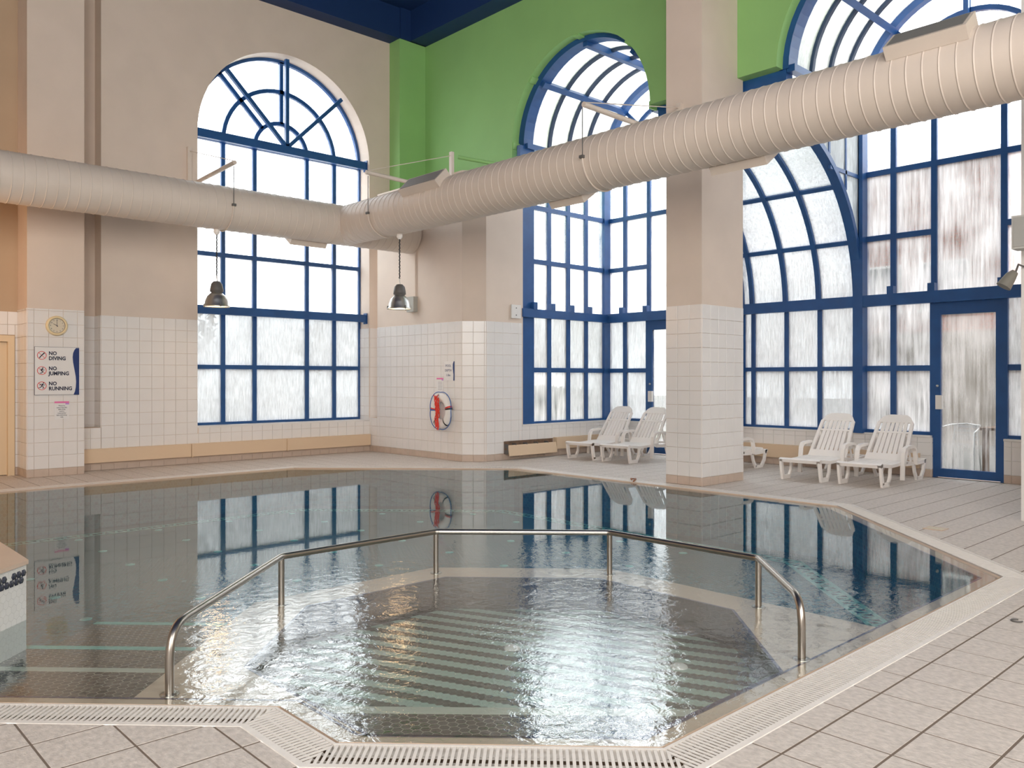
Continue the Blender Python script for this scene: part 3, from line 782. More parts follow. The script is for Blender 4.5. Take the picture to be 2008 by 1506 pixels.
# ---- daylight portals in the openings
portal('window_portal', (WX, YA+.6, 4.1), (-PI/2, 0, 0), 3.6, 7.2)
portal('gallery_portal', (XO+.5, 7.0, 4.0), (0, PI/2, 0), 7.8, 9.4)
portal('gallery_side_portal', (12.0, 11.7, 3.5), (-PI/2, 0, 0), 3.2, 6.4)
portal('gallery_roof_portal', (12.0, 6.9, 7.7), (0, 0, 0), 2.8, 9.6)

# ================================================================== POOL
pool = thing('swimming_pool', 'dark mosaic swimming pool with octagonal spa set in its near corner', 'pool', (4.0, 6.0, 0), kind='structure')
def ring(a, b, z0, z1=None):
    z1 = z0 if z1 is None else z1; n = len(a); mb = MB()
    mb.add([(x, y, z0) for x, y in a]+[(x, y, z1) for x, y in b], [(i, (i+1) % n, n+(i+1) % n, n+i) for i in range(n)]); return mb
ZW, ZR, ZF = -.014, -.026, -.62
W2 = offset(W, .012)
mb = ring(INN, W, ZR); n = len(W)
mb.add([(x, y, ZR) for x, y in W]+[(x, y, -.004) for x, y in W2], [(i, (i+1) % n, n+(i+1) % n, n+i) for i in range(n)])
mb.add([(x, y, -.004) for x, y in W2]+[(x, y, -.08) for x, y in W2], [(i, (i+1) % n, n+(i+1) % n, n+i) for i in range(n)])
part('rim', mb, 'rim', pool)
part('pool_wall', ring(INN, INN, ZF, ZR), 'poolw', pool)
part('pool_floor', MB().flat([INN], XY, ZF), 'pool', pool)
part('edge_line', ring(offset(INN, -.015), INN, ZR+.002), 'navytile', pool)
# spa
OC, AP = (3.36, 3.565), 1.42
OCT = [(OC[0]+AP/math.cos(PI/8)*math.cos(PI/8+k*PI/4), OC[1]+AP/math.cos(PI/8)*math.sin(PI/8+k*PI/4)) for k in range(8)]
s9 = INN[0][0]+INN[0][1]      # inner rim line x+y
dl = 2.74                     # ledge line y-x
LED = [(5.08, INN[3][1]), (5.08, 4.29), (4.08, 5.29), (5.29-dl, 5.29), ((s9-dl)/2, (s9+dl)/2), INN[0], INN[1], INN[2]]
octc = [(x, max(y, INN[2][1]+.004)) for x, y in OCT]
octc = [(max(x, INN[1][0]+.004), y) for x, y in octc]
octc = [(x, y) if x+y > INN[1][0]+INN[1][1]+.006 else (x+.01, y+.01) for x, y in octc]
mb = MB().flat([LED, octc], XY, ZR+.001)
n = 5
mb.add([(x, y, ZR) for x, y in LED[:5]]+[(x, y, ZF) for x, y in LED[:5]], [(i, i+1, n+i+1, n+i) for i in range(4)])
part('spa_ledge', mb, 'rim', pool)
ZS = -.27
part('spa_wall', ring(octc, octc, ZS, ZR), 'stepw', pool)
part('spa_edge', ring(offset(octc, -.02), octc, ZR+.002), 'navytile', pool)
part('spa_floor', MB().flat([octc], XY, ZS), 'spa', pool)
bq = [octc[4], octc[5]]; bn = Vector((1, 1)).normalized()
b0, b1 = Vector(octc[4]), Vector(octc[5])
bt = (b1-b0).normalized()
bi = lambda d: (tuple(b0+bn*d-bt*d*.98), tuple(b1+bn*d+bt*d*.98))
part('spa_bench', MB().prism([tuple(b0), tuple(b1), bi(.5)[1], bi(.5)[0]], XY, ZS, -.13), 'step', pool)
part('bench_nosing', MB().prism([bi(.5)[0], bi(.5)[1], bi(.58)[1], bi(.58)[0]], XY, ZS, -.128), 'nosing', pool)
for (x, y) in ((3.69, 3.95), (4.2, 3.0)):
    part('spa_inlet', MB().lathe([(0, .02), (.03, .02), (.05, .01), (.055, 0)], (x, y, ZS), 'z', 20), 'sill', pool)
# entry steps between the spa ledge and the raised block: lines of constant x+y
def pq(s, d): return ((s-d)/2, (s+d)/2)
SS = [s9, 6.33, 7.27, 8.47]; d0_, d1_ = dl, 4.62
for i in range(3):
    z = -.10*(i+1)
    mb = MB(); a, b, c, d = pq(SS[i], d0_), pq(SS[i+1]-.08, d0_), pq(SS[i+1]-.08, d1_), pq(SS[i], d1_)
    mb.prism([a, b, c, d], XY, ZF, z); part('step', mb, 'step', pool)
    mb = MB(); a, b, c, d = pq(SS[i+1]-.08, d0_), pq(SS[i+1], d0_), pq(SS[i+1], d1_), pq(SS[i+1]-.08, d1_)
    mb.prism([a, b, c, d], XY, ZF, z+.002); part('step_nosing', mb, 'nosing' if i < 1 else 'turq', pool, label='pale tiled step edge' if i < 1 else 'turquoise tiled step edge')
# turquoise border lines and markers on the pool floor
for dd in (.45, .62):
    part('border_line', ring(offset(W, -dd-.05), offset(W, -dd), ZF+.004), 'turq', pool)
zz = MB()
FB0, FB1 = offset(W, -.46), offset(W, -.66)
for i in range(3, 7):
    a0, a1, b0, b1 = Vector(FB0[i]), Vector(FB0[(i+1) % 9]), Vector(FB1[i]), Vector(FB1[(i+1) % 9])
    nn = int((a1-a0).length/.16)
    for k in range(nn):
        p, q = a0.lerp(a1, k/nn), b0.lerp(b1, (k+.5)/nn); r_ = a0.lerp(a1, (k+1)/nn)
        for s_, e_ in ((p, q), (q, r_)):
            t = (e_-s_).normalized(); m_ = Vector((-t.y, t.x))*.018
            zz.add([(v.x, v.y, ZF+.005) for v in (s_+m_, e_+m_, e_-m_, s_-m_)], [(0, 1, 2, 3)])
part('border_zigzag', zz, 'turq', pool, kind='stuff')
mk = MB().lathe([(0, .006), (.05, .006), (.055, 0)], (0, 0, 0), 'z', 6).mesh('floor_marker', 'turq')
for i in range(9):
    for k in range(8):
        x, y = 1.2+i*1.02, 5.9+k*.98
        if y > 12 or x > 8.8 or (y < 5.9 and x < 5.4) or x+y < 8.6 or x+y > 18.6 or (x < 5.2 and y < 5.6): continue
        link('floor_marker', mk, pool, Vector((x, y, ZF))-Vector(pool.location))
# raised block with hexagon mosaic
BLK = [(1.31, 5.86), (1.31, 7.6), (-1.0, 7.6), (-1.0, 6.42), (.37, 4.93)]
blk = thing('raised_pool_wall', 'white mosaic wall block rising out of the water at the left edge', 'wall', (.4, 6.2, 0), kind='structure')
part('block_body', MB().prism(BLK, XY, ZF, .335), 'hexw', blk)
part('block_cap', MB().prism(offset(BLK, .012), XY, .335, .36), 'rim', blk)
hx = MB()
pa, pb = Vector((1.31, 5.86)), Vector((.37, 4.93)); t = (pb-pa).normalized(); nrm = Vector((-t.y, t.x))
if nrm.dot(Vector((1, -1))) < 0: nrm = -nrm
hexm = MB(); hexm.lathe([(0, .006), (.021, .006), (.024, 0)], (0, 0, 0), 'z', 6)
hm = hexm.mesh('hexagon_tile', P('slate_hexagon', (.035, .04, .06), .25))
zax = Vector((nrm.x, nrm.y, 0)); xax = Vector((t.x, t.y, 0))
Rm = Matrix((xax, Vector((0, 0, 1)), zax)).transposed().to_4x4() if True else None
for k in range(26):
    for row, ph in ((0, 0), (1, .5)):
        if (k+row) % 4 == 3 and row == 0: continue
        q = pa+t*(.03+(k+ph)*.046)
        if (q-pa).length > (pb-pa).length-.02: continue
        o = bpy.data.objects.new('hexagon_tile', hm); COL.objects.link(o); o.parent = blk
        o.matrix_local = Matrix.Translation(Vector((q.x, q.y, .285-row*.04))-Vector(blk.location)) @ Rm
# water
wat = MB().flat([W], XY, ZW)
wat.f = [f if (Vector(wat.v[f[1]])-Vector(wat.v[f[0]])).cross(Vector(wat.v[f[2]])-Vector(wat.v[f[0]])).z > 0 else f[::-1] for f in wat.f]
tag(link('pool_water', wat.mesh('pool_water', 'water')), 'clear pool water, mirror calm far off and rippled over the spa', 'water', kind='stuff')

# ================================================================== OVERFLOW GRATES (one per straight side)
LBL = {0: 'short overflow grate along the spa, second side from the left', 1: 'overflow grate crossing the corner at the bottom middle of the picture', 2: 'long overflow grate running from the bottom middle to the right tip of the pool',
       3: 'overflow grate along the slanted right side of the pool below the glass door', 4: 'overflow strip along the pool side in front of the cream pillar', 5: 'overflow grate across the far corner of the pool near the lifebuoy',
       6: 'overflow strip along the far side of the pool under the heaters', 8: 'overflow grate along the entry steps at the lower left'}
G0 = offset(W, .030); GC = offset(W, .012)
for e in (0, 1, 2, 3, 4, 5, 6, 8):
    a, b = Vector(G0[e]), Vector(G0[(e+1) % 9]); c, d = Vector(GO[(e+1) % 9]), Vector(GO[e])
    t = (b-a).normalized(); nr = Vector((t.y, -t.x)); Lw = .25-.036; ga, gb = GC[e], GC[(e+1) % 9]
    root = thing('overflow_grate', LBL[e], 'grate', ((a.x+b.x)/2, (a.y+b.y)/2, -.02), group='overflow grates around the pool')
    part('gutter_channel', MB().add([(ga[0], ga[1], -.055), (gb[0], gb[1], -.055), (c.x, c.y, -.055), (d.x, d.y, -.055)], [(0, 1, 2, 3)]), 'gutter', root)
    quad = [tuple(a), tuple(b), tuple(c), tuple(d)]
    def band(n0, n1):       # strip of the quad between distances n0..n1 from the pool edge
        p = clip(quad, nr.x, nr.y, nr.dot(a)+n1); return clip(p, -nr.x, -nr.y, -(nr.dot(a)+n0))
    part('edge_rail', MB().prism(band(0, .014), XY, -.045, 0), 'grate', root)
    part('edge_rail', MB().prism(band(Lw-.03, Lw), XY, -.045, 0), 'grate', root)
    if e in (4, 6):
        part('cover_strip', MB().prism(band(.014, Lw-.032), XY, -.03, -.003), 'grate', root); continue
    slq = band(.016, Lw-.032)
    for m_ in (.06, .115, .165): part('cross_rod', MB().prism(band(m_, m_+.006), XY, -.03, -.022), 'grate', root)
    pitch = .0253; stuff = MB(); shared = None; L0 = (a-b).length; cnt = 0
    lo = min(Vector(p).dot(t) for p in slq); hi = max(Vector(p).dot(t) for p in slq)
    k = 0
    items = []
    while lo+k*pitch < hi:
        s0 = lo+k*pitch+.004; s1 = s0+.0136; k += 1
        p = clip(clip(slq, t.x, t.y, s1), -t.x, -t.y, -s0)
        if len(p) < 3 or area(p) < 2e-5: continue
        mid = Vector((sum(q[0] for q in p)/len(p), sum(q[1] for q in p)/len(p)))
        items.append((seen(mid.x, mid.y), p, mid))
    items.sort(key=lambda i: -i[0])
    fulla = (.0136)*(Lw-.048)
    for j, (sc, p, mid) in enumerate(items):
        if e in (3, 5) or j >= 220 or sc == 0: stuff.prism(p, XY, -.0048, -.001); continue
        if abs(area(p)-fulla) < 1e-5:
            if shared is None:
                mbs = MB().prism([(q[0]-mid.x, q[1]-mid.y) for q in p], XY, .0152, .019); shared = mbs.mesh('slat', 'grate'); fix_normals(shared)
            link('slat', shared, root, (mid.x-root.location.x, mid.y-root.location.y, 0))
        else: part('slat', MB().prism(p, XY, -.0048, -.001), 'grate', root)
    if stuff.v: part('slat_run', stuff, 'grate', root, kind='stuff')

# ================================================================== HANDRAIL
hr = thing('handrail', 'polished steel handrail standing in the shallow water around the spa', 'handrail', (3.6, 4.4, ZR))
ZH = .30
pts = [(1.51, 4.03), (2.66, 5.12), (3.97, 5.12), (4.93, 4.17), (4.95, 2.90), (4.20, 2.20)]
path = [Vector((pts[0][0], pts[0][1], ZR))]
def bend(corner, p_in, p_out, r=.13, n=6):
    c = Vector(corner); u = (Vector(p_in)-c).normalized()*r; v = (Vector(p_out)-c).normalized()*r
    return [c+u*(1-k/n)**2+v*(k/n)**2 for k in range(n+1)]
V3 = [Vector((x, y, ZH)) for x, y in pts]
path += bend(V3[0], path[0], V3[1], r=.16)
for i in range(1, 5): path += bend(V3[i], V3[i-1], V3[i+1], r=.03, n=2)
endp = Vector((pts[5][0], pts[5][1], ZR))
path += bend(V3[5], V3[4], endp, r=.16)+[endp]
part('rail', MB().tube(path, .0215, 14), 'steel', hr)
for x, y in pts[1:5]:
    p = part('post', MB().tube([(x, y, ZR), (x, y, ZH-.005)], .0205, 12), 'steel', hr)
    part('flange', MB().lathe([(.045, 0), (.045, .008), (.022, .012)], (x, y, ZR), 'z', 16), 'steel', hr)
for x, y in (pts[0], pts[5]): part('flange', MB().lathe([(.045, 0), (.045, .008), (.023, .012)], (x, y, ZR), 'z', 16), 'steel', hr)

# ================================================================== AIR DUCT
DY, DX, DZ, DR = 12.95, 8.0, 4.24, .352
def ribbed(p0, p1, r, pitch=.14, n=36):
    p0, p1 = Vector(p0), Vector(p1); t = (p1-p0).normalized(); L = (p1-p0).length
    a = t.cross(Vector((0, 0, 1))).normalized(); b = t.cross(a)
    st = []; k = 0
    while k*pitch < L:
        for dx, dr in ((0, 0), (.006, 0), (pitch-.018, 0), (pitch-.012, 0), (pitch-.009, .006), (pitch-.004, .006)):
            if k*pitch+dx < L: st.append((k*pitch+dx, r+dr))
        k += 1
    st.append((L, r))
    vs = [p0+t*h+(a*math.cos(2*PI*j/n)+b*math.sin(2*PI*j/n))*q for h, q in st for j in range(n)]
    fs = [(i*n+j, i*n+(j+1) % n, (i+1)*n+(j+1) % n, (i+1)*n+j) for i in range(len(st)-1) for j in range(n)]
    mb = MB().add(vs, fs, True); m = len(st); mb.add(vs, [tuple(range(n)), tuple(range((m-1)*n, m*n))]); return mb
duct = thing('air_duct', 'large cream spiral air duct crossing the hall above the pool', 'duct', (DX, DY, DZ-DR))
part('duct_run', ribbed((-4.9, DY, DZ), (XB-.02, DY, DZ), DR), 'duct', duct)
part('duct_run', ribbed((DX, DY, DZ), (DX, -3.9, DZ), DR), 'duct', duct)
part('elbow_collar', MB().tube([(DX-.37, DY, DZ), (DX-.33, DY, DZ)], DR+.008, 36), 'duct', duct)
def grille(y0, y1, ang, nm, on='B', dark=True, h=.13, wd=.30):
    ct, st = math.cos(ang), math.sin(ang)
    if on == 'B': c = Vector((DX+(DR+h/2-.03)*ct, (y0+y1)/2, DZ+(DR+h/2-.03)*st)); ax, nn, tt = (0, 1, 0), (ct, 0, st), (-st, 0, ct)
    else: c = Vector(((y0+y1)/2, DY+(DR+h/2-.03)*ct, DZ+(DR+h/2-.03)*st)); ax, nn, tt = (1, 0, 0), (0, ct, st), (0, -st, ct)
    g = part(nm, MB().obox(c, ax, tt, nn, (y1-y0)/2, wd/2, h/2), 'duct', duct)
    if dark: part('grille_mesh', MB().obox(c+Vector(nn)*(h/2+.002), ax, tt, nn, (y1-y0)/2-.03, wd/2-.025, .004), 'grille', g, label='dark grey mesh')
grille(9.8, 10.75, math.radians(135), 'air_grille')
grille(2.5, 3.2, math.radians(128), 'air_grille')
grille(7.3, 7.9, math.radians(-55), 'air_grille', dark=False, h=.10)
grille(4.65, 5.35, math.radians(-55), 'air_grille', dark=False, h=.10)
grille(6.95, 7.65, math.radians(-55), 'air_grille', on='A', dark=False, h=.10)

def bracket(label, wallp, tip, topz, wire_at, mat='duct'):
    wallp, tip, wire_at = Vector(wallp), Vector(tip), Vector(wire_at)
    b = thing('duct_bracket', label, 'bracket', tuple(wallp), group='brackets that hang the duct')
    dr = (tip-wallp); dr.z = 0; dr.normalize(); sd = Vector((-dr.y, dr.x, 0))
    part('wall_channel', MB().obox(wallp+dr*.03+Vector((0, 0, (topz-wallp.z)/2-.05)), dr, sd, (0, 0, 1), .03, .035, (topz-wallp.z)/2+.12), 'duct', b)
    part('arm', MB().tube([wallp+dr*.05, tip], .035, 12), 'duct', b)
    part('stay_wire', MB().tube([Vector((wallp.x, wallp.y, topz))+dr*.05, tip-dr*.03+Vector((0, 0, .03))], .007, 6), 'duct', b)
    part('hanger_wire', MB().tube([wire_at+Vector((0, 0, 4.86)), wire_at+Vector((0, 0, DZ))], .006, 6), 'dgrey', b)
    return b
b1 = bracket('cream duct bracket on the wall beside the arched window', (5.72, YA, 4.84), (5.72, 12.55, 4.91), 5.45, (5.72, DY-DR-.01, 0))
b2 = bracket('cream duct bracket with green strut on the thick wall near the corner', (XB, 11.69, 4.86), (7.6, 11.69, 4.92), 5.52, (DX-DR-.01, 11.69, 0))
part('strut', MB().tube([(XB+.05, 11.62, 5.5), (XG, 11.05+.25, 5.45)], .035, 8), 'green', b2, label='green painted strut')
b3 = bracket('cream duct bracket on the pillar between the bays', (9.70, 6.9, 4.86), (7.66, 6.9, 4.90), 5.3, (DX-DR-.01, 6.9, 0))
def strap(y, on, b):
    p = [( (DX+(DR+.012)*math.cos(a), y, DZ+(DR+.012)*math.sin(a)) if on == 'B' else (y, DY+(DR+.012)*math.cos(a), DZ+(DR+.012)*math.sin(a))) for a in [PI+PI*k/20 for k in range(21)]]
    part('strap', MB().tube(p, .012, 6), 'duct', b)
    e = p[0]; part('strap_clamp', MB().box((e[0]-.03, e[1]-.03, e[2]-.015), (e[0]+.03, e[1]+.03, e[2]+.02)), 'dgrey', b)
strap(5.72, 'A', b1); strap(11.69, 'B', b2); strap(6.9, 'B', b3)

# ================================================================== PENDANT LAMPS
def pendant(x, y, label, z=2.64, top=None):
    p = thing('pendant_lamp', label, 'lamp', (x, y, z), group='aluminium pendant lamps')
    top = DZ-DR if top is None else top
    part('ceiling_rose', MB().lathe([(0, 0), (.045, 0), (.05, -.05), (.02, -.09)], (x, y, top), 'z', 14), 'white', p)
    cp = [(x+.006*math.cos(k*2.4), y+.006*math.sin(k*2.4), z+.50+(top-.08-z-.50)*k/30) for k in range(31)]
    part('cord', MB().tube(cp, .011, 6), 'black', p)
    part('hook', MB().tube([(x, y, z+.40), (x+.012, y, z+.43), (x, y, z+.46), (x, y, z+.52)], .008, 6), 'alu', p)
    part('housing', MB().lathe([(0, .415), (.05, .41), (.085, .37), (.10, .30), (.105, .245), (.085, .235), (.085, .22)], (x, y, z), 'z', 28), 'dgrey', p)
    part('shade', MB().lathe([(.07, .235), (.10, .215), (.145, .17), (.175, .10), (.187, .03), (.20, .015), (.205, .0), (.195, .002), (.18, .03), (.165, .10), (.135, .165), (.08, .215)], (x, y, z), 'z', 32), 'alu', p)
    part('lamp_glass', MB().lathe([(0, .012), (.19, .012)], (x, y, z), 'z', 28), 'bulb', p)
    for k in range(3): part('clip', MB().box((x+.195*math.cos(k*2.1+.4)-.008, y+.195*math.sin(k*2.1+.4)-.008, z-.005), (x+.195*math.cos(k*2.1+.4)+.008, y+.195*math.sin(k*2.1+.4)+.008, z+.05)), 'dgrey', p)
    l = bpy.data.lights.new('lamp_light', 'AREA'); l.shape = 'DISK'; l.size = .3; l.energy = 4; l.color = (1, .62, .30)
    lo = bpy.data.objects.new('lamp_light', l); lo.location = (0, 0, -.01); lo.parent = p; COL.objects.link(lo)
    return p
pendant(5.60, DY, 'aluminium pendant lamp hanging in front of the arched window')
pendant(DX, 11.3, 'aluminium pendant lamp hanging in front of the thick wall beside the grey box')

# warm lamps of the changing-room side, outside the frame at the left
for x, y, z, e in ((1.2, 13.2, 3.0, 34), (-.8, 12.6, 3.0, 30)):
    l = bpy.data.lights.new('warm_lamp', 'POINT'); l.energy = e; l.color = (1.0, .52, .20); l.shadow_soft_size = .15
    o = bpy.data.objects.new('warm_lamp', l); o.location = (x, y, z); COL.objects.link(o)

# ================================================================== SIGNS, CLOCK, LIFEBUOY
def text(body, size, loc, rot, mat, parent, name='lettering', bold=0.0, align='LEFT', sx=1.0):
    cu = bpy.data.curves.new(name, 'FONT'); cu.body = body; cu.size = size; cu.align_x = align; cu.extrude = .0008; cu.offset = bold
    cu.materials.append(M[mat]); cu.resolution_u = 2
    o = bpy.data.objects.new(name, cu); COL.objects.link(o); o.parent = parent
    me = bpy.data.meshes.new_from_object(o); bpy.data.objects.remove(o); bpy.data.curves.remove(cu)
    o = link(name, me, parent); o.location = Vector(loc)-wpos(parent); o.rotation_euler = rot; o.scale = (sx, 1, 1)
    return o
RY = (PI/2, 0, 0)                 # faces -Y
RXm = (PI/2, 0, -PI/2)            # faces -X
YS = 13.989
sg = thing('rules_sign', 'white sign forbidding diving, jumping and running on the clock pillar', 'sign', (3.545, YS, 1.25))
fS = planeY(YS)
part('board', MB().box((3.237, YS-.012, 1.243), (3.85, YS, 1.968)), 'sign', sg)
part('board_edge', MB().box((3.233, YS-.010, 1.239), (3.24, YS, 1.972)).box((3.233, YS-.010, 1.239), (3.85, YS, 1.244)).box((3.233, YS-.010, 1.967), (3.85, YS, 1.972)), 'ink', sg)
wave = [(3.85, 1.243), (3.85, 1.962), (3.806, 1.962), (3.782, 1.93), (3.764, 1.88), (3.758, 1.82), (3.764, 1.74), (3.785, 1.62), (3.802, 1.52), (3.807, 1.44), (3.803, 1.36), (3.79, 1.29), (3.772, 1.243)]
part('wave_band', MB().prism(wave, fS, -.0135, -.011), 'navy', sg, label='navy blue wave band')
def limb(mb, pts, wd):
    for p, q in zip(pts[:-1], pts[1:]):
        p, q = Vector(p), Vector(q); t = (q-p).normalized(); n = Vector((-t.y, t.x))*wd/2
        mb.prism([tuple(p+n-t*wd*.2), tuple(q+n+t*wd*.2), tuple(q-n+t*wd*.2), tuple(p-n-t*wd*.2)], fS, -.0145, -.0125)
for i, (wd, zc) in enumerate((('DIVING', 1.84), ('JUMPING', 1.61), ('RUNNING', 1.38))):
    text('NO', .078, (3.425, YS-.0135, zc+.008), RY, 'ink', sg, bold=.0026, sx=.9)
    text(wd, .078, (3.425, YS-.0135, zc-.068), RY, 'ink', sg, bold=.0026, sx=.9)
    c = (3.332, zc)
    part('ban_circle', MB().prism(ringsec(c, .056, .064, 0, PI, 16), fS, -.014, -.012).prism(ringsec(c, .056, .064, PI, 2*PI, 16), fS, -.014, -.012), 'red', sg, label='red ring of a prohibition mark')
    m2 = MB(); limb(m2, [(c[0]-.042, c[1]+.042), (c[0]+.042, c[1]-.042)], .006); part('ban_slash', m2, 'red', sg)
    m2 = MB()
    hd = ((.030, .034), (.014, .040), (.022, .042))[i]
    m2.prism(arc((c[0]+hd[0], c[1]+hd[1]), .009, 0, 2*PI*11/12, 11), fS, -.0145, -.0125)
    if i == 0: limb(m2, [(c[0]-.032, c[1]-.038), (c[0]-.004, c[1]+.0), (c[0]+.024, c[1]+.028)], .013); limb(m2, [(c[0]+.0, c[1]+.004), (c[0]+.036, c[1]+.03)], .007)
    elif i == 1:
        limb(m2, [(c[0]+.008, c[1]+.026), (c[0]-.006, c[1]-.002)], .016); limb(m2, [(c[0]-.006, c[1]-.004), (c[0]+.016, c[1]-.012), (c[0]-.002, c[1]-.036), (c[0]-.024, c[1]-.038)], .010)
        limb(m2, [(c[0]+.006, c[1]+.022), (c[0]+.022, c[1]+.006), (c[0]+.036, c[1]+.012)], .007); limb(m2, [(c[0]+.004, c[1]+.024), (c[0]-.018, c[1]+.012)], .007)
    else:
        limb(m2, [(c[0]+.014, c[1]+.028), (c[0]-.002, c[1]-.002)], .015); limb(m2, [(c[0]-.002, c[1]-.002), (c[0]+.020, c[1]-.014), (c[0]+.016, c[1]-.044)], .009)
        limb(m2, [(c[0]-.004, c[1]-.004), (c[0]-.016, c[1]-.026), (c[0]-.042, c[1]-.028)], .009); limb(m2, [(c[0]+.012, c[1]+.026), (c[0]+.026, c[1]+.008), (c[0]+.042, c[1]+.018)], .007)
        limb(m2, [(c[0]+.010, c[1]+.026), (c[0]-.018, c[1]+.026), (c[0]-.030, c[1]+.008)], .007)
    part('figure', m2, 'ink', sg)
ck = thing('wall_clock', 'round cream wall clock showing ten o\'clock above the big sign', 'clock', (3.534, YS, 2.295))
cc = (3.534, YS, 2.295)
part('case', MB().lathe([(0, 0), (.150, 0), (.152, -.03), (.140, -.05), (.124, -.054), (.112, -.044), (.112, -.03)], cc, 'y', 40), 'yellowed', ck)
part('dial', MB().lathe([(0, -.034), (.113, -.034)], cc, 'y', 36), 'dial', ck)
part('dial_ring', MB().lathe([(.109, -.036), (.114, -.046), (.117, -.046)], cc, 'y', 36), 'ink', ck)
for h in range(12):
    a = PI/2-h*PI/6
    text(str(h if h else 12), .026, (cc[0]+.088*math.cos(a), YS-.0355, cc[2]+.088*math.sin(a)-.009), RY, 'ink', ck, name='numeral', align='CENTER')
for nm, ang, L, wd in (('minute_hand', PI/2+.02, .088, .006), ('hour_hand', PI/2+PI/3, .06, .009)):
    t = Vector((math.cos(ang), math.sin(ang))); n = Vector((-t.y, t.x))*wd/2; b0 = Vector((cc[0], cc[2]))-t*.015; e0 = Vector((cc[0], cc[2]))+t*L
    part(nm, MB().prism([tuple(b0+n), tuple(e0+n*.5), tuple(e0-n*.5), tuple(b0-n)], fS, -.040, -.037), 'ink', ck)
def notice(name, label, fn_y, faces, u0, u1, z0, z1, lines, size):
    """paper notice with a pink heading"""
    if faces == 'Y': pf = planeY(fn_y); loc = ((u0+u1)/2, fn_y, z0)
    else: pf = planeX(fn_y); loc = (fn_y, (u0+u1)/2, z0)
    r = thing(name, label, 'notice', loc)
    q = lambda a, b, c, d: [(a, c), (b, c), (b, d), (a, d)]
    part('paper', MB().prism(q(u0, u1, z0, z1), pf, -.004, 0), 'sign', r)
    hgt = z1-z0
    part('heading', MB().prism(q(u0, u1, z1-.1*hgt, z1), pf, -.0055, -.004), 'pink', r, label='pink printed heading')
    part('heading_tip', MB().prism(q(u1-(u1-u0)*.25 if faces == 'Y' else u0, u1 if faces == 'Y' else u0+(u1-u0)*.25, z1-.18*hgt, z1-.1*hgt), pf, -.0055, -.004), 'violet', r)
    if not lines:
        for i in range(6): part('print_line', MB().prism(q(u0+.04, u1-.04, z1-(.30+.1*i)*hgt, z1-(.27+.1*i)*hgt), pf, -.005, -.004), 'gprint', r)
    for i, s in enumerate(lines):
        zz_ = z1-.27*hgt-i*size*1.2
        p = ((u0+u1)/2, fn_y-.0062, zz_) if faces == 'Y' else (fn_y-.0062, (u0+u1)/2, zz_)
        text(s, size, p, RY if faces == 'Y' else RXm, 'ink', r, align='CENTER')
notice('paper_notice', 'small paper notice with pink heading under the big sign', YS, 'Y', 3.506, 3.71, .87, 1.14, ['Please be', 'aware that this', 'side of the', 'pool is', 'reserved for', 'lane swimming', 'only'], .024)
XSG = XB-.011
notice('paper_notice', 'small paper notice with pink heading above the lifebuoy', XSG, 'X', 11.95, 12.15, 1.23, 1.50, [], .02)
ds = thing('depth_sign', 'white sign saying pool depth 1.0 m above the lifebuoy', 'sign', (XSG, 11.77, 1.45))
pf = planeX(XSG)
part('board', MB().prism([(11.62, 1.45), (11.92, 1.45), (11.92, 1.80), (11.62, 1.80)], pf, -.008, 0), 'sign', ds)
part('wave_band', MB().prism([(11.62, 1.45), (11.62, 1.80), (11.645, 1.80), (11.668, 1.75), (11.668, 1.66), (11.65, 1.56), (11.655, 1.45)], pf, -.0095, -.007), 'navy', ds, label='navy blue wave band')
for i, s in enumerate(('POOL', 'DEPTH', '1.0m')): text(s, .062, (XSG-.009, 11.80, 1.70-i*.085), RXm, 'navy', ds, align='CENTER')

lb = thing('lifebuoy', 'white lifebuoy with red and blue ropes hanging on the tiled wall', 'lifebuoy', (XB-.07, 11.92, .60))
lc = Vector((XB-.085, 11.92, .90))
vs, fs = [], []
NU, NV = 40, 14
for i in range(NU):
    a = 2*PI*i/NU
    for j in range(NV):
        b = 2*PI*j/NV; r_ = .225+.078*math.cos(b)
        vs.append((lc.x+.055*math.sin(b), lc.y+r_*math.cos(a)*.95, lc.z+r_*math.sin(a)*1.08))
for i in range(NU):
    for j in range(NV): fs.append((i*NV+j, i*NV+(j+1) % NV, ((i+1) % NU)*NV+(j+1) % NV, ((i+1) % NU)*NV+j))
part('ring', MB().add(vs, fs, True), 'buoy', lb)
def bandp(a0, mat):
    vs = []; 
    for i in range(3):
        a = a0-.05+.05*i
        for j in range(NV):
            b = 2*PI*j/NV; r_ = .225+.082*math.cos(b); vs.append((lc.x+.059*math.sin(b), lc.y+r_*math.cos(a)*.95, lc.z+r_*math.sin(a)*1.08))
    part('band', MB().add(vs, [(i*NV+j, i*NV+(j+1) % NV, (i+1)*NV+(j+1) % NV, (i+1)*NV+j) for i in range(2) for j in range(NV)], True), mat, lb)
for a in (.15, PI-.25, 1.2*PI+.3, -.9): bandp(a, 'red' if a > 1 and a < 3 or a == .15 else 'black')
bandp(PI-.14, 'black'); bandp(.04, 'rope_b')
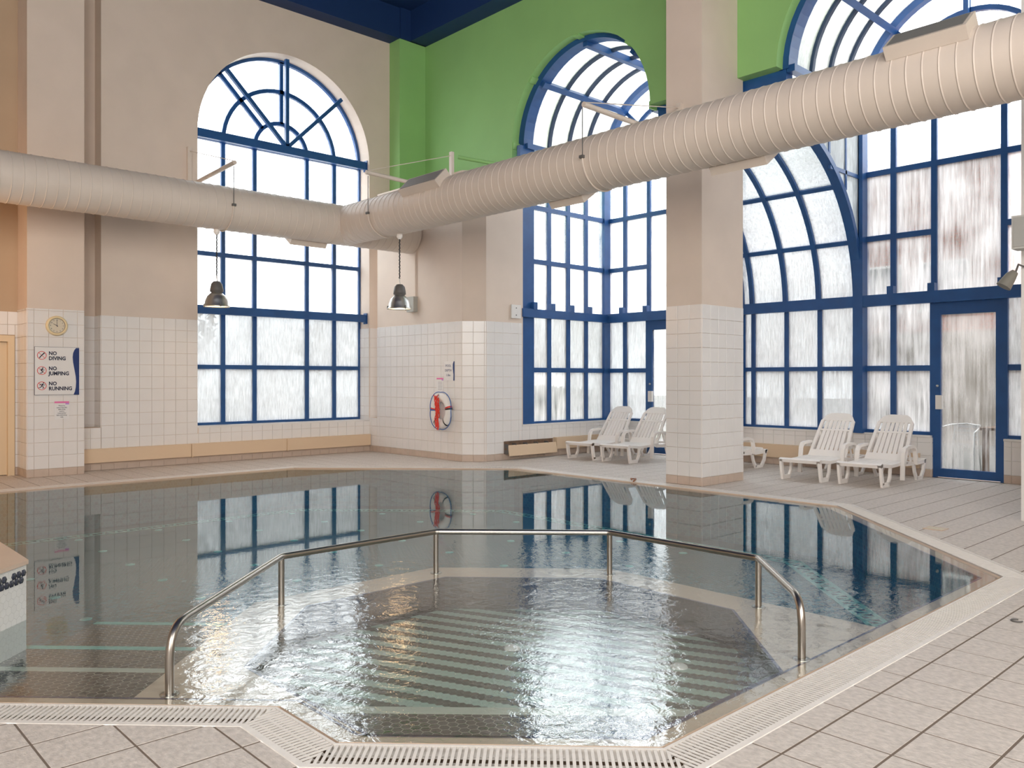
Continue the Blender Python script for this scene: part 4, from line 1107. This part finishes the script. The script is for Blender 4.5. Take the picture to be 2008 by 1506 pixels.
# grab line along the rim
gp = [(lc.x-.02, lc.y+(.31+.035*abs(math.sin(2*a)))*math.cos(a)*.97, lc.z+(.32+.03*abs(math.sin(2*a)))*math.sin(a)*1.05) for a in [2*PI*k/40 for k in range(40)]]
part('grab_line', MB().tube(gp, .007, 6, closed=True), 'rope_b', lb)
for s in range(7):
    rr = random.Random(s); pp = []
    for k in range(26):
        u = k/25; pp.append((lc.x-.07-.012*rr.random(), lc.y+.03+.055*math.sin(u*9+s*1.3)*(1-.5*u)+(.02*(s-3)*.5), lc.z+.26-u*.58+.03*math.cos(u*7+s)))
    part('throw_rope', MB().tube(pp, .009, 6), 'rope_r', lb)
hookp = MB().tube([(XB, lc.y, lc.z+.27), (lc.x-.06, lc.y, lc.z+.27), (lc.x-.06, lc.y, lc.z+.31)], .010, 8); part('hook', hookp, 'alu', lb)

jb = thing('junction_box', 'grey metal box with conduit on the thick wall behind the right pendant lamp', 'box', (XB-.05, 12.87, 2.76))
part('box_body', MB().box((XB-.10, 12.76, 2.76), (XB, 12.98, 3.05)), P('grey_box', (.42, .41, .37), .5), jb)
part('conduit', MB().tube([(XB-.02, 12.80, 3.05), (XB-.02, 12.80, 3.9)], .014, 8), 'cream', jb)
sw = thing('switch_plate', 'small white plate on the wall edge left of the blue glazing', 'switch', (10.45, YN, 2.62))
part('plate', MB().box((10.36, YN-.035, 2.60), (10.60, YN-.012, 2.85)), 'sill', sw)
for z in (2.66, 2.79): part('screw', MB().lathe([(0, -.004), (.012, -.002), (.012, 0)], (10.48, YN-.035, z), 'y', 10), 'dgrey', sw)

# ================================================================== HEATERS
def heater(label, p0, p1, nrm, opened=False):
    p0, p1 = Vector((*p0, 0)), Vector((*p1, 0)); t = (p1-p0).normalized(); n = Vector((*nrm, 0)); L = (p1-p0).length; c = (p0+p1)/2
    h = thing('skirting_heater', label, 'heater', tuple(c+Vector((0, 0, .12))), group='cream skirting heaters')
    z = Vector((0, 0, 1))
    if not opened:
        part('casing', MB().obox(c+n*.05+z*.235, t, n, z, L/2-.006, .045, .105), 'heater', h)
        part('top_lip', MB().obox(c+n*.045+z*.347, t, n, z, L/2-.003, .05, .006), 'heater', h)
        part('end_cap', MB().obox(p0+t*.012+n*.055+z*.235, t, n, z, .012, .054, .112), 'heater', h)
        part('back_plate', MB().obox(c+n*.008+z*.11, t, n, z, L/2, .006, .02), 'skirt', h)
    else:
        part('back_plate', MB().obox(c+n*.012+z*.225, t, n, z, L/2, .008, .115), 'wood', h)
        part('front_panel', MB().obox(c+n*.13+z*.175, t, n+z*.18, z-n*.18, L/2-.01, .006, .10), 'heater', h)
        part('end_plate', MB().obox(p0+t*.01+n*.07+z*.2, t, n, z, .006, .05, .09), 'dgrey', h)
        part('heating_pipe', MB().tube([p0+n*.06+z*.2, p1+n*.06+z*.2], .022, 10), 'wood', h)
        for k in range(4): part('clip', MB().obox(p0+t*L*(.16+.22*k)+n*.07+z*.28, t, n, z, .008, .05, .02), 'dgrey', h)
    return h
heater('skirting heater under the plain tiled wall beside the clock pillar', (3.96, YA), (5.74, YA), (0, -1))
heater('skirting heater under the left half of the arched window', (5.74, YA), (7.55, YA), (0, -1))
heater('skirting heater under the right half of the arched window, ending at the corner', (7.55, YA), (9.42, YA), (0, -1))
heater('opened skirting heater with bare pipe beside the thick wall', (10.19, YN), (11.46, YN), (0, -1), True)
heater('skirting heater behind the left pair of sun loungers', (11.48, YN), (13.12, YN), (0, -1))
heater('skirting heater under the lean-to glazing beside the flat lounger', (XO-.06, 7.95), (XO-.06, 6.4), (-1, 0))
heater('skirting heater behind the right pair of sun loungers', (XO-.06, 6.4), (XO-.06, 4.95), (-1, 0))

# ================================================================== SUN LOUNGERS
def lounger_meshes(flat):
    m = {}
    hw = .31
    sp = [(0, .285), (.03, .300), (.15, .290), (.35, .268), (.55, .272), (.75, .285), (.95, .285)]
    seat = MB()
    for y0, y1 in ((-hw, -hw+.05), (hw-.05, hw)): seat.strip(sp, .045, y0, y1)
    k = 7; pw = (2*hw-.1)/k
    for i in range(k): seat.strip([(x, z+.012) for x, z in sp], .016, -hw+.05+i*pw+.004, -hw+.05+(i+1)*pw-.004)
    seat.strip(sp[:2]+[(.07, .298)], .05, -hw, hw)
    for x in (.3, .6, .92): seat.strip([(x-.03, .262), (x+.03, .262)], .02, -hw+.02, hw-.02)
    m['seat'] = seat
    rails = MB()
    for y0, y1 in ((-hw, -hw+.04), (hw-.04, hw)): rails.strip([(.9, .262), (1.3, .25), (1.66, .26)], .055, y0, y1)
    rails.strip([(1.60, .272), (1.68, .275)], .04, -hw, hw); rails.strip([(1.22, .255), (1.30, .255)], .03, -hw, hw)
    m['rear_frame'] = rails
    back = MB()
    if flat: o_, d_ = Vector((.92, .30)), Vector((.995, .0)).normalized()
    else: o_, d_ = Vector((.90, .275)), Vector((.50, .67)).normalized()
    nn = Vector((-d_.y, d_.x)); Lb = .83
    def bp(l, y, s): q = o_+d_*l+nn*s; return (q.x, y, q.y)
    def plate(poly, s0=-.012, s1=.012):
        n = len(poly); vs = [bp(l, y, s0) for l, y in poly]+[bp(l, y, s1) for l, y in poly]
        back.add(vs, [tuple(range(n)), tuple(range(n, 2*n))]+[(i, (i+1) % n, n+(i+1) % n, n+i) for i in range(n)])
    def wdt(l): return .30-.045*l/Lb
    top = [(.69, -wdt(.69)), (.69, wdt(.69))]+[(.69+.14*math.sin(PI/2*(1-abs(2*q-1)**2.6)), wdt(.8)*(1-2*q)) for q in [i/10 for i in range(11)]]
    plate(top)
    plate([(0, -wdt(0)), (0, wdt(0)), (.14, wdt(.14)), (.14, -wdt(.14))])
    plate([(.50, -wdt(.5)), (.50, wdt(.5)), (.53, wdt(.53)), (.53, -wdt(.53))])
    for sg_ in (-1, 1): plate([(.14, sg_*wdt(.14)), (.69, sg_*wdt(.69)), (.69, sg_*(wdt(.69)-.045)), (.14, sg_*(wdt(.14)-.045))], -.018, .018)
    for i in range(6):
        f0 = lambda l, u: -(wdt(l)-.045)+2*(wdt(l)-.045)*u
        u0, u1 = (i+.5+.12)/7, (i+1.5-.12)/7
        plate([(.14, f0(.14, u0)), (.14, f0(.14, u1)), (.69, f0(.69, u1)), (.69, f0(.69, u0))], -.009, .009)
    m['backrest'] = back
    if not flat: m['prop'] = [MB().strip([(1.18, .66), (1.22, .45), (1.30, .27)], .025, y-.012, y+.012) for y in (-.22, .22)]
    legs = []
    for sg_ in (-1, 1):
        y0, y1 = (sg_*hw-sg_*.035, sg_*hw) if sg_ > 0 else (sg_*hw, sg_*hw+.035)
        a = MB().strip([(.035, .28), (.055, .15), (.085, .03)], .06, y0, y1).strip([(.06, .03), (.29, .03)], .06, y0, y1).strip([(.275, .03), (.335, .12), (.355, .26)], .04, y0, y1)
        b = MB().strip([(1.20, .25), (1.25, .12), (1.32, .02)], .045, y0, y1).strip([(1.30, .022), (1.52, .022)], .044, y0, y1).strip([(1.51, .03), (1.59, .12), (1.63, .25)], .05, y0, y1)
        legs += [a, b]
    m['leg'] = legs
    arms = []
    for sg_ in (-1, 1):
        y0, y1 = (hw-.01, hw+.045) if sg_ > 0 else (-hw-.045, -hw+.01)
        arms.append(MB().strip([(.70, .05), (.71, .25), (.74, .43), (.78, .485), (.85, .50), (1.05, .505), (1.13, .49), (1.17, .44), (1.22, .24)], .04, y0, y1))
    m['armrest'] = arms
    return m
def build_lounger(label, x, y, rz, flat=False, group='white plastic sun loungers'):
    r = thing('sun_lounger', label, 'sun lounger', (0, 0, 0), group)
    for nm, g in lounger_meshes(flat).items():
        for q in (g if isinstance(g, list) else [g]): part(nm, q, 'white', r)
    r.location = (x, y, 0.001); r.rotation_euler = (0, 0, rz)
    return r
def copy_lounger(src, label, x, y, rz):
    r = src.copy(); COL.objects.link(r); r.location = (x, y, .001); r.rotation_euler = (0, 0, rz); r['label'] = label
    for ch in list(src.children):
        c = ch.copy(); COL.objects.link(c); c.parent = r
    return r
l0 = build_lounger('white plastic sun lounger beside the glass door, backrest raised', 11.31, 5.09, .02)
copy_lounger(l0, 'white plastic sun lounger in front of the blue corner post, backrest raised', 11.22, 5.92, .03)
copy_lounger(l0, 'white plastic sun lounger nearest the opened heater, backrest raised', 11.22, 10.23, .05)
copy_lounger(l0, 'white plastic sun lounger partly hidden behind the cream pillar, backrest raised', 11.26, 9.43, .06)
build_lounger('white plastic sun lounger laid flat, mostly hidden behind the cream pillar', 11.03, 7.58, 0, True)

# ================================================================== SMALL THINGS
sk = thing('loudspeaker', 'pale grey loudspeaker fixed high at the right edge', 'loudspeaker', (9.95, 2.95, 2.82))
part('cabinet', MB().box((9.60, 2.40, 2.83), (9.80, 2.72, 3.17)), P('speaker_grey', (.55, .55, .52), .5), sk)
part('speaker_grille', MB().box((9.588, 2.42, 2.85), (9.602, 2.70, 3.15)), P('speaker_mesh', (.42, .42, .40), .7), sk)
part('wall_arm', MB().tube([(9.79, 2.55, 3.0), (9.86, 2.55, 3.0)], .02, 8), 'dgrey', sk)
sl = thing('spotlight', 'grey spotlight below the loudspeaker at the right edge', 'lamp', (9.95, 2.95, 2.45))
part('lamp_body', MB().tube([(9.62, 2.80, 2.45), (9.66, 2.74, 2.56), (9.68, 2.71, 2.60)], [.075, .055, .035], 16), P('weathered_grey', (.22, .21, .18), .6), sl)
part('wall_arm', MB().tube([(9.68, 2.71, 2.58), (9.72, 2.69, 2.68), (9.86, 2.66, 2.66)], .01, 8), 'dgrey', sl)
dc = thing('drain_cover', 'square beige drain cover let into the deck on the right', 'drain', (8.68, 3.13, 0))
part('cover_plate', MB().box((8.61, 3.05, -.004), (8.75, 3.21, .006)), P('drain_beige', (.62, .56, .42), .5), dc)
part('cover_frame', MB().box((8.597, 3.037, -.004), (8.61, 3.223, .008)).box((8.75, 3.037, -.004), (8.763, 3.223, .008)).box((8.61, 3.037, -.004), (8.75, 3.05, .008)).box((8.61, 3.21, -.004), (8.75, 3.223, .008)), 'rim', dc)
rg = MB().tube([(5.75+.03*math.cos(a*.3), 1.60+.03*math.sin(a*.3), .005) for a in range(17)], .005, 6)
tag(part('deck_ring', rg, 'dgrey'), 'small round metal ring let into the deck tiles at the right edge', 'ring')
hk = MB().tube([(9.42, 7.52, .01), (9.52, 7.56, .025), (9.60, 7.62, .02), (9.56, 7.68, .02), (9.50, 7.62, .018)], .012, 8)
tag(part('rope_hook', hk, 'copper'), 'small rusty hook lying on the pool edge left of the cream pillar', 'hook')

# ================================================================== OUTSIDE
gr = MB().box((13.45, -30, -.2), (60, 60, -.06)).box((-30, 15.0, -.2), (13.45, 60, -.06))
struct('ground', gr, 'paving', 'pale paving outside the windows', 'ground')
lw = MB().box((14.2, 13, -.06), (19.5, 17, -.02)); struct('lawn', lw, 'lawn', 'strip of grass outside the side of the glazed bay', 'lawn')
bd = thing('brick_building', 'red brick building across the terrace seen through the glass door', 'building', (21, 4, -.06))
part('brick_wall', MB().box((21, -12, 2.6), (27, 9.6, 6.6)), 'brick', bd)
part('lower_wall', MB().box((20.95, -12, -.06), (27, 9.6, 2.6)), 'render', bd)
part('parapet', MB().box((20.85, -12.1, 6.6), (27, 9.7, 6.8)), 'render', bd)
for y in (4.6, 7.35, 1.6, 8.9):
    f = part('window', MB().box((20.93, y-.55, 3.15), (21.05, y+.55, 4.3)), 'sill', bd); part('window_glass', MB().box((20.90, y-.48, 3.22), (20.94, y-.04, 4.23)).box((20.90, y+.04, 3.22), (20.94, y+.48, 4.23)), 'wglass', f)
    part('window_sill', MB().box((20.85, y-.6, 3.07), (21.0, y+.6, 3.15)), 'sill', bd)
for y in (5.6, 3.2): part('panel', MB().box((20.90, y-.6, .3), (20.96, y+.5, 1.9)), P('panel_tan', (.24, .18, .14), .8), bd)
def blob(c, rx, ry, rz, n, seed, size=.12):
    rr = random.Random(seed); mb = MB()
    for _ in range(n):
        while True:
            p = Vector((rr.uniform(-1, 1), rr.uniform(-1, 1), rr.uniform(-1, 1)))
            if .45 < p.length < 1: break
        q = Vector((c[0]+p.x*rx, c[1]+p.y*ry, c[2]+p.z*rz)); a = Vector((rr.gauss(0, 1), rr.gauss(0, 1), rr.gauss(0, 1))).normalized(); b = a.cross(Vector((.3, .5, .8))).normalized()
        mb.add([q-a*size, q+b*size*.5, q+a*size, q-b*size*.5], [(0, 1, 2, 3)])
    return mb
hd = thing('clipped_hedge', 'low green hedge outside the side of the glazed bay', 'hedge', (20, 19, -.06))
part('foliage', blob((20.5, 20.5, .45), 3.4, 2.2, .75, 2600, 3, .17), 'leaf', hd); part('stems', MB().box((18, 19.6, -.06), (23, 21.4, .5)), 'leaf', hd)
def tree(label, x, y, h, crown, mat, seed, n=900):
    t = thing('small_tree', label, 'tree', (x, y, -.06), group='trees outside')
    part('trunk', MB().tube([(x, y, -.06), (x+.04, y, h*.5), (x, y+.05, h)], [.07, .055, .03], 8), 'bark', t)
    rr = random.Random(seed)
    for k in range(5):
        a = rr.uniform(0, 2*PI); part('branch', MB().tube([(x, y, h*.7), (x+.5*crown*math.cos(a), y+.5*crown*math.sin(a), h+.4*crown)], [.03, .012], 6), 'bark', t)
    part('foliage', blob((x, y, h+.35*crown), crown, crown, crown*.8, n, seed, .12), mat, t)
    return t
tree('young yellow leaved tree above the hedge outside the glazed bay', 22.6, 23.9, 1.9, .9, 'autumn', 11, 500)
tree('orange leaved tree outside the right half of the arched window', 11.9, 20.0, 2.0, 1.0, 'autumn', 12, 500)
tree('thin orange leaved tree outside the left half of the arched window', 7.2, 18.5, 2.3, .8, 'autumn', 13, 350)
pb_ = thing('pale_building', 'pale building with red panels outside the arched window', 'building', (6, 27, -.06))
part('facade', MB().box((-2, 27, -.06), (10.6, 32, 6.4)), 'render', pb_)
part('roof_edge', MB().box((-2.2, 26.8, 6.4), (10.8, 32, 6.7)), P('slate_roof', (.25, .27, .30), .8), pb_)
for x in (4.2, 7.0, 9.8): part('red_panel', MB().box((x-.45, 26.93, 3.2), (x+.45, 27, 5.2)), P('panel_red', (.28, .09, .07), .7), pb_)
for x in (5.6, 8.4): part('window', MB().box((x-.6, 26.93, 3.4), (x+.6, 27, 4.9)), 'wglass', pb_)
ch = thing('terrace_chair', 'aluminium terrace chair outside the glass door', 'chair', (15.0, 5.0, -.06))
def T(p, r=.014, nm='frame', m='alu'): return part(nm, MB().tube(p, r, 8), m, ch)
cx, cy, z0 = 15.0, 5.0, -.06
T([(cx-.26, cy-.28, z0), (cx-.24, cy-.28, z0+.66), (cx-.1, cy-.3, z0+.72), (cx+.2, cy-.24, z0+.76), (cx+.28, cy, z0+.78), (cx+.2, cy+.24, z0+.76), (cx-.1, cy+.3, z0+.72), (cx-.24, cy+.28, z0+.66), (cx-.26, cy+.28, z0)], nm='arm_frame')
for s in (-1, 1): T([(cx+.26, cy+s*.22, z0), (cx+.2, cy+s*.2, z0+.45), (cx+.25, cy+s*.17, z0+.78)], nm='leg')
for k in range(5): part('seat_slat', MB().box((cx-.22+k*.09, cy-.22, z0+.44), (cx-.15+k*.09, cy+.22, z0+.455)), 'alu', ch)
for k in range(4): part('back_slat', MB().box((cx+.235, cy-.2, z0+.5+k*.07), (cx+.25, cy+.2, z0+.545+k*.07)), 'alu', ch)
tb = thing('terrace_table', 'wooden terrace table outside the glass door', 'table', (14.9, 4.1, -.06))
part('table_top', MB().box((14.55, 3.70, .66), (15.35, 4.58, .70)), 'wood', tb)
for x in (14.62, 15.26):
    for y in (3.77, 4.51): part('leg', MB().box((x-.04, y-.04, -.06), (x+.04, y+.04, .66)), 'wood', tb)
